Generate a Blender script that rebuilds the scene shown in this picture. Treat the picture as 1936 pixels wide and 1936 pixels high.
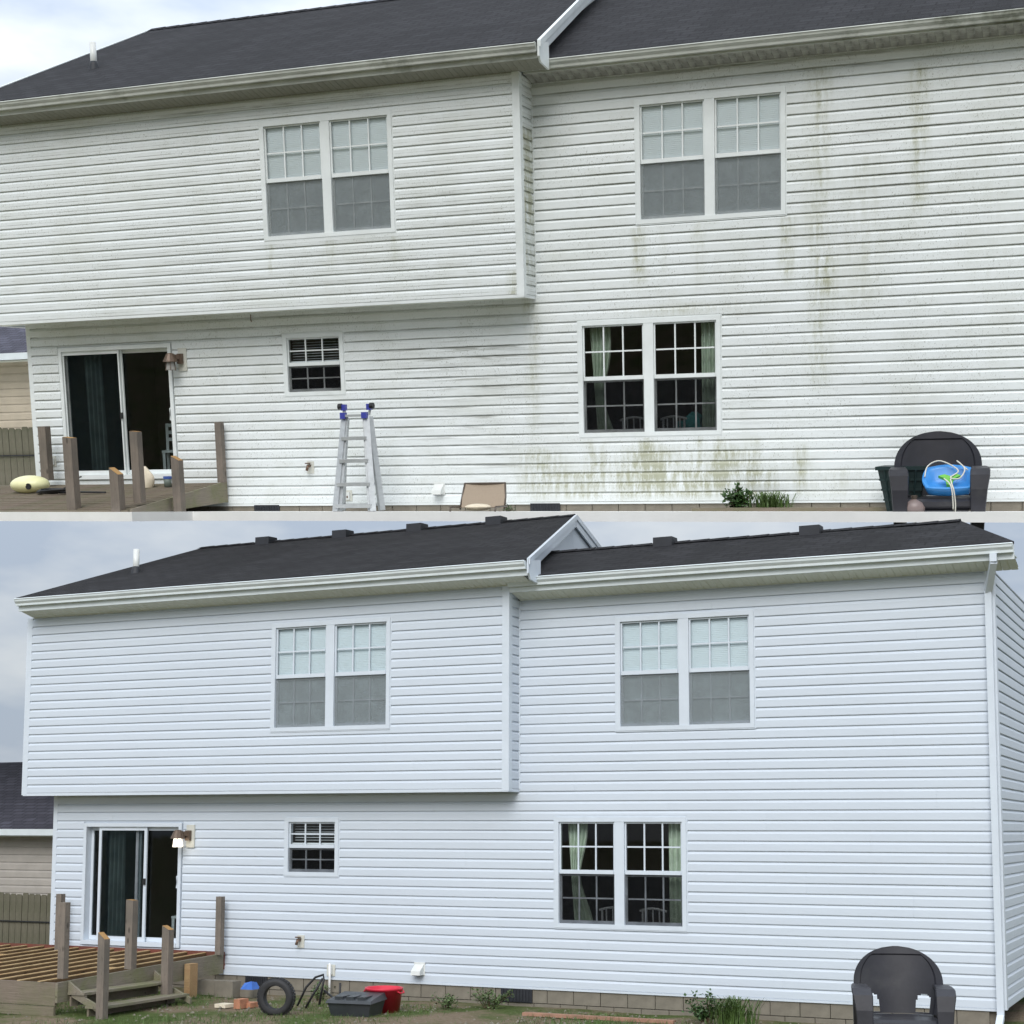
import bpy, math, random
from mathutils import Matrix, Vector
R = math.radians
random.seed(7)
S = bpy.context.scene
for o in list(bpy.data.objects): bpy.data.objects.remove(o)

# ------------------------------------------------------------------ camera, sky, sun, exposure
# world axes are those of the lower (washed) house: X along its wall, Y into it, Z up
CAM_R = Matrix(((0.9081273223, 0.4186880422, 0.0022560497), (-0.0424008481, 0.0973246558, -0.9943490732), (-0.4165416360, 0.9028999029, 0.1061359071)))
CAM_P = Vector((8.65688559, -18.9019826, 2.11302409))
FPX, CX, CY = 3000.0, 968.0, 1250.0
cam = bpy.data.objects.new('camera', bpy.data.cameras.new('camera')); S.collection.objects.link(cam)
rt = CAM_R.transposed()
cm = Matrix.Identity(4)
for i, v in enumerate((rt @ Vector((1, 0, 0)), rt @ Vector((0, -1, 0)), rt @ Vector((0, 0, -1)))):
    for j in range(3): cm[j][i] = v[j]
for j in range(3): cm[j][3] = CAM_P[j]
cam.matrix_world = cm
cam.data.sensor_fit = 'HORIZONTAL'; cam.data.sensor_width = 36
cam.data.lens = FPX / 1936 * 36
cam.data.shift_y = (CY - 968) / 1936
cam.data.clip_end = 3000
S.camera = cam

SUN_EL, SUN_AZ = 36, 166          # soft light from behind the photographer
W = bpy.data.worlds.new('World'); S.world = W; W.use_nodes = True
wn = W.node_tree; wn.nodes.clear()
def wnode(t, **k):
    n = wn.nodes.new(t)
    for a, b in k.items(): setattr(n, a, b)
    return n
wo = wnode('ShaderNodeOutputWorld'); bg = wnode('ShaderNodeBackground')
sky = wnode('ShaderNodeTexSky'); sky.sky_type = 'NISHITA'; sky.sun_disc = False
sky.sun_elevation = R(SUN_EL); sky.sun_rotation = R(SUN_AZ); sky.dust_density = 2.0
tc = wnode('ShaderNodeTexCoord'); mp = wnode('ShaderNodeMapping'); mp.inputs['Scale'].default_value = (1.0, 1.0, 2.6)
nz = wnode('ShaderNodeTexNoise'); nz.inputs['Scale'].default_value = 6.5; nz.inputs['Detail'].default_value = 5; nz.inputs['Roughness'].default_value = .5
cr = wnode('ShaderNodeValToRGB')
cr.color_ramp.elements[0].position = .40; cr.color_ramp.elements[0].color = (6.3, 7.3, 8.8, 1)
cr.color_ramp.elements[1].position = .60; cr.color_ramp.elements[1].color = (9.5, 10.1, 10.7, 1)
sx = wnode('ShaderNodeSeparateXYZ'); el = wnode('ShaderNodeMapRange'); el.interpolation_type = 'SMOOTHSTEP'
for i_, v_ in enumerate((0.02, .80, .60, 1.40)): el.inputs[i_ + 1].default_value = v_
vm = wnode('ShaderNodeVectorMath', operation='SCALE')
mx = wnode('ShaderNodeMix', data_type='RGBA'); mx.inputs[0].default_value = .92
wn.links.new(tc.outputs['Generated'], mp.inputs['Vector']); wn.links.new(mp.outputs[0], nz.inputs['Vector'])
wn.links.new(nz.outputs['Fac'], cr.inputs[0])
wn.links.new(sky.outputs[0], mx.inputs[6]); wn.links.new(cr.outputs[0], vm.inputs[0]); wn.links.new(tc.outputs['Generated'], sx.inputs[0]); wn.links.new(sx.outputs[2], el.inputs[0]); wn.links.new(el.outputs[0], vm.inputs['Scale']); wn.links.new(vm.outputs[0], mx.inputs[7])
wn.links.new(mx.outputs[2], bg.inputs[0]); bg.inputs[1].default_value = .08
wn.links.new(bg.outputs[0], wo.inputs[0])
sl = bpy.data.lights.new('sun', 'SUN'); sl.energy = 1.5; sl.angle = R(35); sl.color = (1, .97, .93)
so = bpy.data.objects.new('sun', sl); S.collection.objects.link(so)
sd = Vector((math.sin(R(SUN_AZ)) * math.cos(R(SUN_EL)), math.cos(R(SUN_AZ)) * math.cos(R(SUN_EL)), math.sin(R(SUN_EL))))
so.rotation_euler = sd.to_track_quat('Z', 'Y').to_euler()
S.cycles.max_bounces = 6; S.cycles.diffuse_bounces = 3; S.cycles.glossy_bounces = 2; S.cycles.transparent_max_bounces = 10; S.cycles.use_adaptive_sampling = True; S.cycles.adaptive_threshold = .025; S.cycles.use_denoising = True
S.view_settings.view_transform = 'Standard'; S.view_settings.look = 'None'
S.view_settings.exposure = 0.45; S.view_settings.gamma = 1; S.view_settings.use_curve_mapping = False

# ------------------------------------------------------------------ frames of the two house plots
class Frame:
    def __init__(s, m): s.m = m; s.i = m.inverted()
    def on(s, px, py, axis, val):
        """point of the plot under a picture point, on the plane axis = val"""
        d = s.i.to_3x3() @ (rt @ Vector(((px - CX) / FPX, (py - CY) / FPX, 1)))
        o = s.i @ CAM_P
        return o + d * ((val - o[axis]) / d[axis])
    def ppm(s, p):
        """picture pixels per metre at plot point p"""
        return FPX / (CAM_R @ (s.m @ Vector(p) - CAM_P)).z * s.m.to_scale().x
LO = Frame(Matrix.Diagonal((.9, .9, .9, 1)))
UP = Frame(Matrix(((1.18121047, -0.0811841837, 0.0974420457, -2.73113975), (0.103009375, 1.14657512, -0.293425571, 6.5805182), (-0.0739925164, 0.300197643, 1.14706167, 7.7922814), (0, 0, 0, 1))))

# ------------------------------------------------------------------ mesh and object helpers
class MB:
    def __init__(s): s.v = []; s.f = []
    def add(s, vs, fs):
        n = len(s.v); s.v += [tuple(p) for p in vs]; s.f += [tuple(i + n for i in f) for f in fs]; return s
    def hexa(s, p):
        return s.add(p, [(0, 3, 2, 1), (4, 5, 6, 7), (0, 1, 5, 4), (1, 2, 6, 5), (2, 3, 7, 6), (3, 0, 4, 7)])
    def box(s, x0, x1, y0, y1, z0, z1):
        return s.hexa([(x0, y0, z0), (x1, y0, z0), (x1, y1, z0), (x0, y1, z0), (x0, y0, z1), (x1, y0, z1), (x1, y1, z1), (x0, y1, z1)])
    def prism(s, poly, fn, a, b):
        """poly of 2-D points, fn(u, v, w) -> xyz, from w = a to w = b"""
        n = len(poly)
        vs = [fn(u, v, a) for u, v in poly] + [fn(u, v, b) for u, v in poly]
        return s.add(vs, [tuple(range(n))[::-1], tuple(range(n, 2 * n))] + [(i, (i + 1) % n, n + (i + 1) % n, n + i) for i in range(n)])
    def tube(s, pts, r, n=8, closed=False):
        pts = [Vector(p) for p in pts]; rings = []
        for i, p in enumerate(pts):
            a = pts[i - 1] if i or closed else p; b = pts[(i + 1) % len(pts)] if i < len(pts) - 1 or closed else p
            t = (b - a).normalized(); u = t.cross(Vector((0, 0, 1)))
            if u.length < .05: u = t.cross(Vector((0, 1, 0)))
            u.normalize(); w = t.cross(u); rr = r[i] if isinstance(r, (list, tuple)) else r
            rings.append([p + (u * math.cos(6.28319 * k / n) + w * math.sin(6.28319 * k / n)) * rr for k in range(n)])
        m = len(rings); fs = []
        for i in range(m if closed else m - 1):
            for k in range(n): fs.append((i * n + k, i * n + (k + 1) % n, ((i + 1) % m) * n + (k + 1) % n, ((i + 1) % m) * n + k))
        if not closed: fs += [tuple(range(n))[::-1], tuple(range((m - 1) * n, m * n))]
        return s.add([q for g in rings for q in g], fs)
    def bar(s, a, b, w, h):
        """rectangular bar from a to b, w across, h in the other sense"""
        a = Vector(a); b = Vector(b); t = (b - a).normalized(); u = t.cross(Vector((0, 0, 1)))
        if u.length < .05: u = Vector((1, 0, 0))
        u.normalize(); v = u.cross(t)
        q = [(-w / 2, -h / 2), (w / 2, -h / 2), (w / 2, h / 2), (-w / 2, h / 2)]
        return s.hexa([a + u * i + v * j for i, j in q] + [b + u * i + v * j for i, j in q])
    def lathe(s, prof, n=24, c=(0, 0, 0), axis='z'):
        vs = []; fs = []
        for r, z in prof:
            for k in range(n):
                x, y = r * math.cos(6.28319 * k / n), r * math.sin(6.28319 * k / n)
                p = (x, y, z) if axis == 'z' else (x, z, y) if axis == 'y' else (z, x, y)
                vs.append((p[0] + c[0], p[1] + c[1], p[2] + c[2]))
        for i in range(len(prof) - 1):
            for k in range(n): fs.append((i * n + k, i * n + (k + 1) % n, (i + 1) * n + (k + 1) % n, (i + 1) * n + k))
        return s.add(vs, fs)
    def ball(s, c, r, n=16, m=10):
        prof = [(max(1e-4, math.sin(math.pi * i / m)), -math.cos(math.pi * i / m)) for i in range(m + 1)]
        vs = []; fs = []
        for a, z in prof:
            for k in range(n): vs.append((c[0] + r[0] * a * math.cos(6.28319 * k / n), c[1] + r[1] * a * math.sin(6.28319 * k / n), c[2] + r[2] * z))
        for i in range(m):
            for k in range(n): fs.append((i * n + k, i * n + (k + 1) % n, (i + 1) * n + (k + 1) % n, (i + 1) * n + k))
        return s.add(vs, fs)
    def mesh(s, name, mat, smooth=False):
        me = bpy.data.meshes.new(name); me.from_pydata(s.v, [], s.f); me.update()
        if smooth:
            for p in me.polygons: p.use_smooth = True
        if mat: me.materials.append(mat)
        return me
    def build(s, name, mat, parent=None, smooth=False): return link(name, s.mesh(name, mat, smooth), parent)
def link(name, me, parent=None, loc=None, rz=None):
    o = bpy.data.objects.new(name, me); S.collection.objects.link(o)
    if parent is not None: o.parent = parent
    if loc is not None: o.location = loc
    if rz is not None: o.rotation_euler.z = rz
    return o
def tag(o, label=None, cat=None, group=None, kind=None):
    if label: o['label'] = label
    if cat: o['category'] = cat
    if group: o['group'] = group
    if kind: o['kind'] = kind
    return o
def thing(F, name, label, cat, loc=(0, 0, 0), rz=0, group=None):
    o = bpy.data.objects.new(name, None); S.collection.objects.link(o); o.empty_display_size = .1
    o.matrix_world = F.m @ Matrix.Translation(Vector(loc)) @ Matrix.Rotation(rz, 4, 'Z')
    return tag(o, label, cat, group)
def single(F, name, mb, mat, label, cat, loc=(0, 0, 0), rz=0, group=None, smooth=False):
    o = mb.build(name, mat, None, smooth)
    o.matrix_world = F.m @ Matrix.Translation(Vector(loc)) @ Matrix.Rotation(rz, 4, 'Z')
    return tag(o, label, cat, group)

# ------------------------------------------------------------------ materials
class NT:
    def __init__(s, name):
        s.mat = bpy.data.materials.new(name); s.mat.use_nodes = True; s.t = s.mat.node_tree; s.t.nodes.clear()
        s.out = s.n('ShaderNodeOutputMaterial'); s.p = s.n('ShaderNodeBsdfPrincipled'); s.l(s.p.outputs[0], s.out.inputs[0])
        s.tc = s.n('ShaderNodeTexCoord')
    def n(s, t, **k):
        x = s.t.nodes.new(t)
        for a, b in k.items(): setattr(x, a, b)
        return x
    def l(s, a, b): s.t.links.new(a, b)
    def m(s, op, a, b=None, c=None, clamp=False):
        x = s.n('ShaderNodeMath', operation=op); x.use_clamp = clamp
        for i, v in enumerate((a, b, c)):
            if v is None: continue
            if isinstance(v, (int, float)): x.inputs[i].default_value = v
            else: s.l(v, x.inputs[i])
        return x.outputs[0]
    def noise(s, scale, detail=4, rough=.55, stretch=None, off=None, src='Object'):
        x = s.n('ShaderNodeTexNoise'); x.inputs['Scale'].default_value = scale; x.inputs['Detail'].default_value = detail; x.inputs['Roughness'].default_value = rough
        if stretch or off:
            mp = s.n('ShaderNodeMapping')
            if stretch: mp.inputs['Scale'].default_value = stretch
            if off: mp.inputs['Location'].default_value = off
            s.l(s.tc.outputs[src], mp.inputs[0]); s.l(mp.outputs[0], x.inputs['Vector'])
        else: s.l(s.tc.outputs[src], x.inputs['Vector'])
        return x.outputs['Fac']
    def ramp(s, f, stops):
        x = s.n('ShaderNodeValToRGB'); e = x.color_ramp.elements
        while len(e) < len(stops): e.new(.5)
        for i, (p, c) in enumerate(stops): e[i].position = p; e[i].color = (*c, 1) if len(c) == 3 else c
        s.l(f, x.inputs[0]); return x.outputs[0]
    def mapr(s, v, a, b, c=0., d=1., smooth=True):
        x = s.n('ShaderNodeMapRange'); x.interpolation_type = 'SMOOTHSTEP' if smooth else 'LINEAR'; x.clamp = True
        s.l(v, x.inputs[0])
        for i, q in enumerate((a, b, c, d)): x.inputs[i + 1].default_value = q
        return x.outputs[0]
    def mix(s, f, a, b, blend='MIX'):
        x = s.n('ShaderNodeMix', data_type='RGBA', blend_type=blend)
        for i, v in ((0, f), (6, a), (7, b)):
            if isinstance(v, (int, float)): x.inputs[i].default_value = v
            elif isinstance(v, tuple): x.inputs[i].default_value = (*v, 1)
            else: s.l(v, x.inputs[i])
        return x.outputs[2]
    def bump(s, h, strength=.3, dist=.01):
        x = s.n('ShaderNodeBump'); x.inputs['Strength'].default_value = strength; x.inputs['Distance'].default_value = dist
        s.l(h, x.inputs['Height']); s.l(x.outputs[0], s.p.inputs['Normal'])
    def col(s, c): s.l(c, s.p.inputs['Base Color'])
    def set(s, **k):
        for a, b in k.items(): s.p.inputs[a.replace('_', ' ')].default_value = b
        return s.mat
def mat(name, c, rough=.55, var=.14, scale=8, bump=.0, metal=0, spec=.5, stretch=None, dirt=None, dirt_amt=.35):
    t = NT(name); n = t.noise(scale, 5, .6, stretch)
    lo = tuple(max(0, x * (1 - var)) for x in c); hi = tuple(min(1, x * (1 + var)) for x in c)
    cc = t.ramp(n, [(.3, lo), (.7, hi)])
    if dirt:
        d = t.mapr(t.noise(scale * .35, 6, .65, None, (3, 1, 7)), .5, .75, 0, dirt_amt); cc = t.mix(d, cc, dirt)
    t.col(cc)
    if bump: t.bump(t.noise(scale * 5, 4, .6, stretch), bump, .004)
    return t.set(Roughness=rough, Metallic=metal, Specular_IOR_Level=spec)
def wood(name, c1, c2, axis=0, rough=.8):
    st = [14, 14, 14]; st[axis] = .7
    t = NT(name); g = t.noise(4, 6, .65, tuple(st)); b = t.noise(2.2, 4, .6)
    cc = t.mix(t.mapr(b, .35, .7), t.ramp(g, [(.3, tuple(x * .75 for x in c1)), (.7, c1)]), t.ramp(g, [(.3, tuple(x * .75 for x in c2)), (.7, c2)]))
    vo = t.n('ShaderNodeTexVoronoi'); vo.inputs['Scale'].default_value = 2.6; mp = t.n('ShaderNodeMapping'); q = [2.2, 2.2, 2.2]; q[axis] = .9; mp.inputs['Scale'].default_value = q; t.l(t.tc.outputs['Object'], mp.inputs[0]); t.l(mp.outputs[0], vo.inputs['Vector'])
    cc = t.mix(t.mapr(vo.outputs['Distance'], .14, .06, 0, .75), cc, tuple(x * .3 for x in c2)); sp_ = t.noise(9, 2, .5, tuple(x * 1.6 for x in st), (4, 4, 4)); cc = t.mix(t.mapr(sp_, .66, .72, 0, .8), cc, tuple(x * .25 for x in c2))
    t.col(cc); t.bump(g, .8, .006); return t.set(Roughness=rough, Specular_IOR_Level=.25)
def glass(name, tint=(1, 1, 1), refl=1.0):
    t = NT(name); t.t.nodes.remove(t.p)
    tr = t.n('ShaderNodeBsdfTransparent'); tr.inputs[0].default_value = (*tint, 1)
    gl = t.n('ShaderNodeBsdfGlossy'); gl.inputs['Roughness'].default_value = .02
    fr = t.n('ShaderNodeFresnel'); fr.inputs[0].default_value = 1.3
    h = t.n('ShaderNodeBump'); h.inputs['Strength'].default_value = .04; h.inputs['Distance'].default_value = .02; t.l(t.noise(2.0, 2), h.inputs['Height']); t.l(h.outputs[0], gl.inputs['Normal'])
    mx = t.n('ShaderNodeMixShader'); t.l(t.m('MULTIPLY', fr.outputs[0], refl), mx.inputs[0]); t.l(tr.outputs[0], mx.inputs[1]); t.l(gl.outputs[0], mx.inputs[2]); t.l(mx.outputs[0], t.out.inputs[0])
    return t.mat
def screen_mat(name, c, cover):
    t = NT(name); t.t.nodes.remove(t.p)
    tr = t.n('ShaderNodeBsdfTransparent'); df = t.n('ShaderNodeBsdfDiffuse'); df.inputs[0].default_value = (*c, 1)
    mx = t.n('ShaderNodeMixShader'); v = t.mapr(t.noise(3, 3), .3, .7, cover - .05, cover + .05)
    t.l(v, mx.inputs[0]); t.l(tr.outputs[0], mx.inputs[1]); t.l(df.outputs[0], mx.inputs[2]); t.l(mx.outputs[0], t.out.inputs[0])
    return t.mat

def siding(name, base, stains=None, zb=.13, ex=.146, mott=.0):
    """white vinyl lap siding; stains = list of (x, width, z bottom, z top, amount, green)"""
    t = NT(name)
    sp = t.n('ShaderNodeSeparateXYZ'); t.l(t.tc.outputs['Object'], sp.inputs[0]); X, Z = sp.outputs[0], sp.outputs[2]
    g = t.noise(.5, 3, .5); f = t.noise(30, 3, .6, (.08, 1, 1))
    cc = t.ramp(g, [(.3, tuple(x * .965 for x in base)), (.7, base)])
    cc = t.mix(t.mapr(f, .45, .8, 0, .10), cc, tuple(x * .8 for x in base))
    if stains:
        brk = t.noise(9, 7, .68, (1.6, 1, .30)); fine = t.noise(46, 5, .7, (1.5, 1, .45), (5, 0, 2)); lap = t.m('FRACT', t.m('DIVIDE', t.m('SUBTRACT', Z, zb), ex))
        tot = {0: None, 1: None}
        lo_, hi_ = -9.5, 8.0; xn = t.mapr(X, lo_, hi_, 0, 1, False); bands = {}
        for (xc, w, z0, z1, amp, gr) in stains: bands.setdefault((z0, z1, gr), []).append((xc, w, amp))
        for (z0, z1, gr), ls in bands.items():
            st = []
            for xc, w, amp in sorted(ls):
                for dx, a_ in ((-1.7, 0), (-.6, .6), (0, 1), (.6, .6), (1.7, 0)):
                    st.append(((xc + dx * w - lo_) / (hi_ - lo_), a_ * amp / 2))
            st = sorted(st); st = [(min(max(p_, 0), 1), (c_, c_, c_)) for p_, c_ in st]
            e = t.m('MULTIPLY', t.ramp(xn, st), 2.0); s = min(.35, (z1 - z0) * .4)
            v = t.m('MULTIPLY', e, t.m('MULTIPLY', t.mapr(Z, z0 - s * .3, z0 + s), t.mapr(Z, z1 + s * .1, z1 - s * .25)))
            tot[gr] = v if tot[gr] is None else t.m('ADD', tot[gr], v)
        for g_ in (0, 1):
            if tot[g_] is None: tot[g_] = t.m('MULTIPLY', X, 0.0)
        bk = t.mapr(brk, .30, .70); fk = t.mapr(fine, .28, .68, .40, 1)
        pat = t.m('MULTIPLY', t.m('MULTIPLY', bk, fk), t.mapr(lap, 0, .8, .55, 1.15))
        # thin grey film all over, specks, smudges under the laps
        film = t.mapr(t.noise(1.1, 6, .65, (1, 1, 1.4), (2, 0, 9)), .42, .72, 0, .34 * mott)
        cc = t.mix(film, cc, (.55, .57, .50))
        spk = t.m('MULTIPLY', t.mapr(t.noise(55, 4, .7, (1, 1, .7)), .56, .68), t.mapr(t.noise(1.4, 4, .6, None, (7, 3, 1)), .36, .58, 0, .55 * mott)); cc = t.mix(spk, cc, (.16, .16, .11))
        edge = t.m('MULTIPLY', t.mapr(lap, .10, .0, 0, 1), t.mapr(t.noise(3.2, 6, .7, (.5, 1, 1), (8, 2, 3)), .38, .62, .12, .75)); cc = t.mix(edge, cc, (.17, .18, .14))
        gg = t.m('MULTIPLY', t.m('MULTIPLY', tot[1], 1.35), pat, None, True); cc = t.mix(t.m('MULTIPLY', gg, .68, None, True), cc, (.27, .27, .11))
        smear = t.m('MULTIPLY', t.mapr(t.noise(5, 4, .6, (.22, 1, 5.0), (1, 0, 4)), .42, .72), t.mapr(lap, .35, .95, .15, 1))
        kk = t.m('MULTIPLY', t.m('MULTIPLY', tot[0], 1.7), smear, None, True); cc = t.mix(t.m('MULTIPLY', kk, .62, None, True), cc, (.15, .15, .115))
    oi = t.n('ShaderNodeObjectInfo'); cc = t.mix(t.mapr(oi.outputs['Random'], 0, 1, 0, .045, False), cc, tuple(x * .72 for x in base))
    t.col(cc); t.bump(t.m('ADD', t.noise(2.6, 3, .55, (.5, 1, 1.6)), t.m('MULTIPLY', t.noise(60, 3, .5, (.15, 1, 1)), .06)), .35, .012)
    return t.set(Roughness=.42, Specular_IOR_Level=.4)

def roof_mat(name, c):
    t = NT(name); br = t.n('ShaderNodeTexBrick')
    mp = t.n('ShaderNodeMapping'); mp.inputs['Scale'].default_value = (1, 1, 1); t.l(t.tc.outputs['Object'], mp.inputs[0]); t.l(mp.outputs[0], br.inputs['Vector'])
    br.inputs['Color1'].default_value = (*c, 1); br.inputs['Color2'].default_value = (*[x * 1.7 for x in c], 1); br.inputs['Mortar'].default_value = (*[x * .62 for x in c], 1)
    br.inputs['Scale'].default_value = 1; br.inputs['Mortar Size'].default_value = .016; br.inputs['Brick Width'].default_value = .33; br.inputs['Row Height'].default_value = .19
    st = t.noise(.8, 5, .6, (1.6, .25, .25)); gr = t.noise(160, 2, .7)
    cc = t.mix(t.mapr(st, .40, .75, 0, .6), br.outputs[0], tuple(x * .55 for x in c)); cc = t.mix(t.mapr(gr, .5, .75, 0, .5), cc, tuple(min(1, x * 2.3) for x in c))
    t.col(cc); t.bump(t.m('ADD', br.outputs['Fac'], t.m('MULTIPLY', gr, -.6)), .6, .012)
    return t.set(Roughness=.9, Specular_IOR_Level=.25)

UST = [  # x, width, z bottom, z top, amount, green(1) / grey(0); neighbours that share a band share one ramp
    (1.74, .09, 3.1, 4.05, 1.1, 1), (2.10, .06, 3.1, 4.05, .3, 1), (2.62, .07, 3.1, 4.05, .6, 1), (3.86, .09, 3.1, 4.05, 1.2, 1),
    (-3.9, .06, 3.6, 4.12, .7, 1), (-2.9, .09, 3.6, 4.12, .6, 1), (-1.85, .07, 3.6, 4.12, .5, 1), (4.42, .08, 2.9, 3.5, 1.2, 1), (0.0, .06, 2.9, 3.5, .9, 1),
    (4.30, .15, 1.6, 6.0, .75, 1), (5.62, .11, 3.9, 5.9, 1.0, 1), (4.9, .30, 2.6, 4.8, .45, 1), (6.6, .5, 2.6, 4.8, .15, 1),
    (.10, .09, 1.0, 3.1, .75, 1), (2.4, .8, 2.7, 2.95, .5, 1),
    (.15, .30, .12, .95, 1.0, 1), (1.07, .10, .12, .95, .9, 1), (1.95, .42, .12, .95, 1.2, 1), (3.05, .30, .12, .95, 1.0, 1), (4.05, .09, .12, .95, 1.1, 1),
    (.75, .35, .1, .6, .8, 1), (1.5, .25, .1, .6, .8, 1), (2.5, .45, .1, .6, 1.0, 1), (3.5, .3, .1, .6, .8, 1), (4.6, .4, .1, .6, .4, 1),
    (1.82, .16, .2, 1.07, 1.1, 1), (2.58, .09, .2, 1.07, 1.0, 1), (2.9, .10, .2, 1.07, 1.0, 1), (3.38, .07, .2, 1.07, .9, 1), (.95, .06, .2, 1.07, .6, 1), (1.2, .05, .2, 1.07, .6, 1),
    (1.9, 1.7, .1, .8, .45, 1),
    (-.9, 1.4, .9, 2.6, 1.0, 0), (3.6, 1.4, 1.0, 1.9, .4, 0), (-1.2, 1.0, 2.1, 2.5, 1.1, 0), (-.5, 1.2, .2, 1.0, .7, 0), (4.8, 1.6, 3.4, 5.5, .5, 0), (3.0, 1.6, .9, 3.2, .3, 0),
    (-4.5, 2.6, 3.2, 4.2, .35, 0), (-.9, .9, 3.3, 5.0, .4, 0), (-4.5, 2.8, 5.98, 6.2, 1.0, 0), (4.2, 2.0, 5.9, 6.13, 1.0, 0)]  # last two bands, below the soffits, paint dirt and eave shadow together
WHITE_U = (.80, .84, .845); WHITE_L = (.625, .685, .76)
M = {}
M['sid_U'] = siding('stained_vinyl', WHITE_U, UST, .13, .146, .95)
M['sid_Us'] = siding('algae_vinyl', WHITE_U, [(.145, .6, 4.1, 5.5, 1.5, 1), (.145, .6, 3.2, 4.6, .8, 1), (.145, .6, 3.2, 6, .2, 0)], .13, .146, .6)
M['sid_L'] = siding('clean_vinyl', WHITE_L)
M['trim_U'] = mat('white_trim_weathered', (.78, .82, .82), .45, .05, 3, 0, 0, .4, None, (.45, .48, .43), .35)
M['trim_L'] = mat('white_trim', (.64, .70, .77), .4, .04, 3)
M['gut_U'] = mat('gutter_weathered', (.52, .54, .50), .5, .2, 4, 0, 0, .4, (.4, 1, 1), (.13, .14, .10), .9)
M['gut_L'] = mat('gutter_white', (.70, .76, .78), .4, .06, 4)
M['sof_U'] = mat('soffit_mildew_shade', (.27, .27, .22), .7, .2, 3, 0, 0, .3, None, (.04, .04, .03), .95)  # sof_U: mildew, its base also lowered to paint in eave shade
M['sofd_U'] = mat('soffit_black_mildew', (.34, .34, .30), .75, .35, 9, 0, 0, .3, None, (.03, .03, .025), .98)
M['sof_L'] = mat('soffit_cream', (.68, .70, .62), .6, .06, 4, 0, 0, .3, None, (.33, .36, .22), .3)
M['roof'] = roof_mat('asphalt_shingles', (.018, .018, .0205))
M['roof_nb'] = roof_mat('neighbour_shingles', (.06, .06, .08))
M['block'] = mat('foundation_block', (.21, .19, .155), .9, .15, 5, .5, 0, .2, None, (.11, .10, .07), .6)
M['black_vent'] = mat('black_vent', (.02, .022, .028), .6, .2)
M['glass'] = glass('window_glass', (.982, .996, 1.0)); M['glass_d'] = glass('door_glass', (.86, .90, .90), 1.0)
M['scr'] = screen_mat('insect_screen', (.25, .28, .29), .38); M['scr2'] = screen_mat('insect_screen_light', (.012, .013, .015), .34); M['scr_door'] = screen_mat('door_screen', (.012, .018, .02), .28)
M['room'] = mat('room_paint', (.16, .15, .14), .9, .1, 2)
M['blind'] = mat('blind_white', (.90, .96, .985), .5, .02, 5); M['blind_L'] = mat('blind_white_dim', (.66, .75, .79), .5, .03, 5); M['blind_g'] = mat('blind_vertical', (.20, .245, .25), .6, .2, 3)  # blind_L is the same white blind with dimmer light mixed into its colour
M['curtain'] = mat('curtain_pale_green', (.52, .62, .50), .8, .12, 12); M['furn'] = mat('white_paint_wood', (.75, .77, .78), .4, .05)
M['teal'] = mat('teal_plastic', (.06, .34, .34), .5, .1); M['redpl'] = mat('red_plastic', (.55, .03, .04), .4, .1)
M['post'] = wood('weathered_post', (.25, .21, .175), (.19, .165, .14), 2); M['deckw'] = wood('weathered_board', (.24, .195, .155), (.20, .185, .12), 0); M['rimw'] = wood('weathered_rim', (.27, .235, .19), (.22, .22, .12), 1)
M['cut'] = wood('cut_end_grain', (.50, .30, .12), (.42, .24, .10), 2)
M['joist'] = wood('fresh_joist', (.62, .45, .24), (.52, .34, .16), 1); M['joist_shade'] = wood('joist_side_shade', (.20, .125, .065), (.14, .085, .045), 1); M['ledger'] = wood('ledger_red', (.22, .07, .05), (.16, .07, .05), 0)  # joist sides are darkened to paint in the shade of the gaps
M['alu'] = mat('ladder_aluminium', (.50, .52, .53), .42, .12, 10, 0, .5); M['blue_cap'] = mat('blue_plastic', (.05, .06, .35), .4, .1)
M['blackpl'] = mat('charcoal_plastic', (.024, .024, .031), .45, .18, 5, .15, 0, .5, None, (.09, .09, .085), .35)
M['greenbin'] = mat('dark_green_plastic', (.012, .028, .028), .45, .15)
M['swing'] = mat('swing_blue', (.045, .27, .68), .35, .06); M['lime'] = mat('swing_green', (.16, .50, .07), .4, .1); M['rope'] = mat('rope_cream', (.68, .66, .58), .8, .1, 60, .4)
M['sling'] = mat('sling_tan', (.36, .29, .22), .8, .08, 80, .3); M['frame_br'] = mat('chair_frame_brown', (.09, .07, .055), .4, .1)
M['jug'] = mat('jug_brown', (.22, .17, .16), .4, .1)
M['lampbr'] = mat('lamp_bronze', (.13, .09, .065), .45, .2, 20, 0, .3); M['mount'] = mat('mount_block', (.62, .62, .56), .6, .05)
M['yellow'] = mat('pale_yellow_vinyl', (.80, .78, .45), .4, .05); M['hose'] = mat('black_rubber', (.015, .015, .017), .5, .2)
M['cream'] = mat('cream_cloth', (.72, .64, .50), .9, .1, 14, .5); M['can'] = mat('can_grey_green', (.14, .17, .15), .5, .1); M['bluecan'] = mat('can_blue', (.06, .12, .40), .4, .1)
M['vent_w'] = mat('vent_white', (.72, .74, .72), .4, .06); M['brass'] = mat('faucet_brown', (.16, .10, .07), .4, .2, 20, 0, .5)
M['leaf'] = mat('leaf_green', (.045, .10, .025), .5, .5, 6); M['leaf2'] = mat('weed_green', (.10, .15, .055), .6, .45, 5); M['grassm'] = mat('grass_green', (.075, .13, .03), .6, .5, 3); M['stem'] = mat('stem_brown', (.10, .07, .04), .8)
M['nb_sid'] = mat('neighbour_tan_vinyl', (.46, .40, .31), .5, .08, 3); M['nb_sidL'] = mat('neighbour_taupe_vinyl', (.40, .37, .335), .5, .08, 3)
M['fence'] = wood('fence_board', (.17, .155, .115), (.115, .115, .075), 2)
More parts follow.
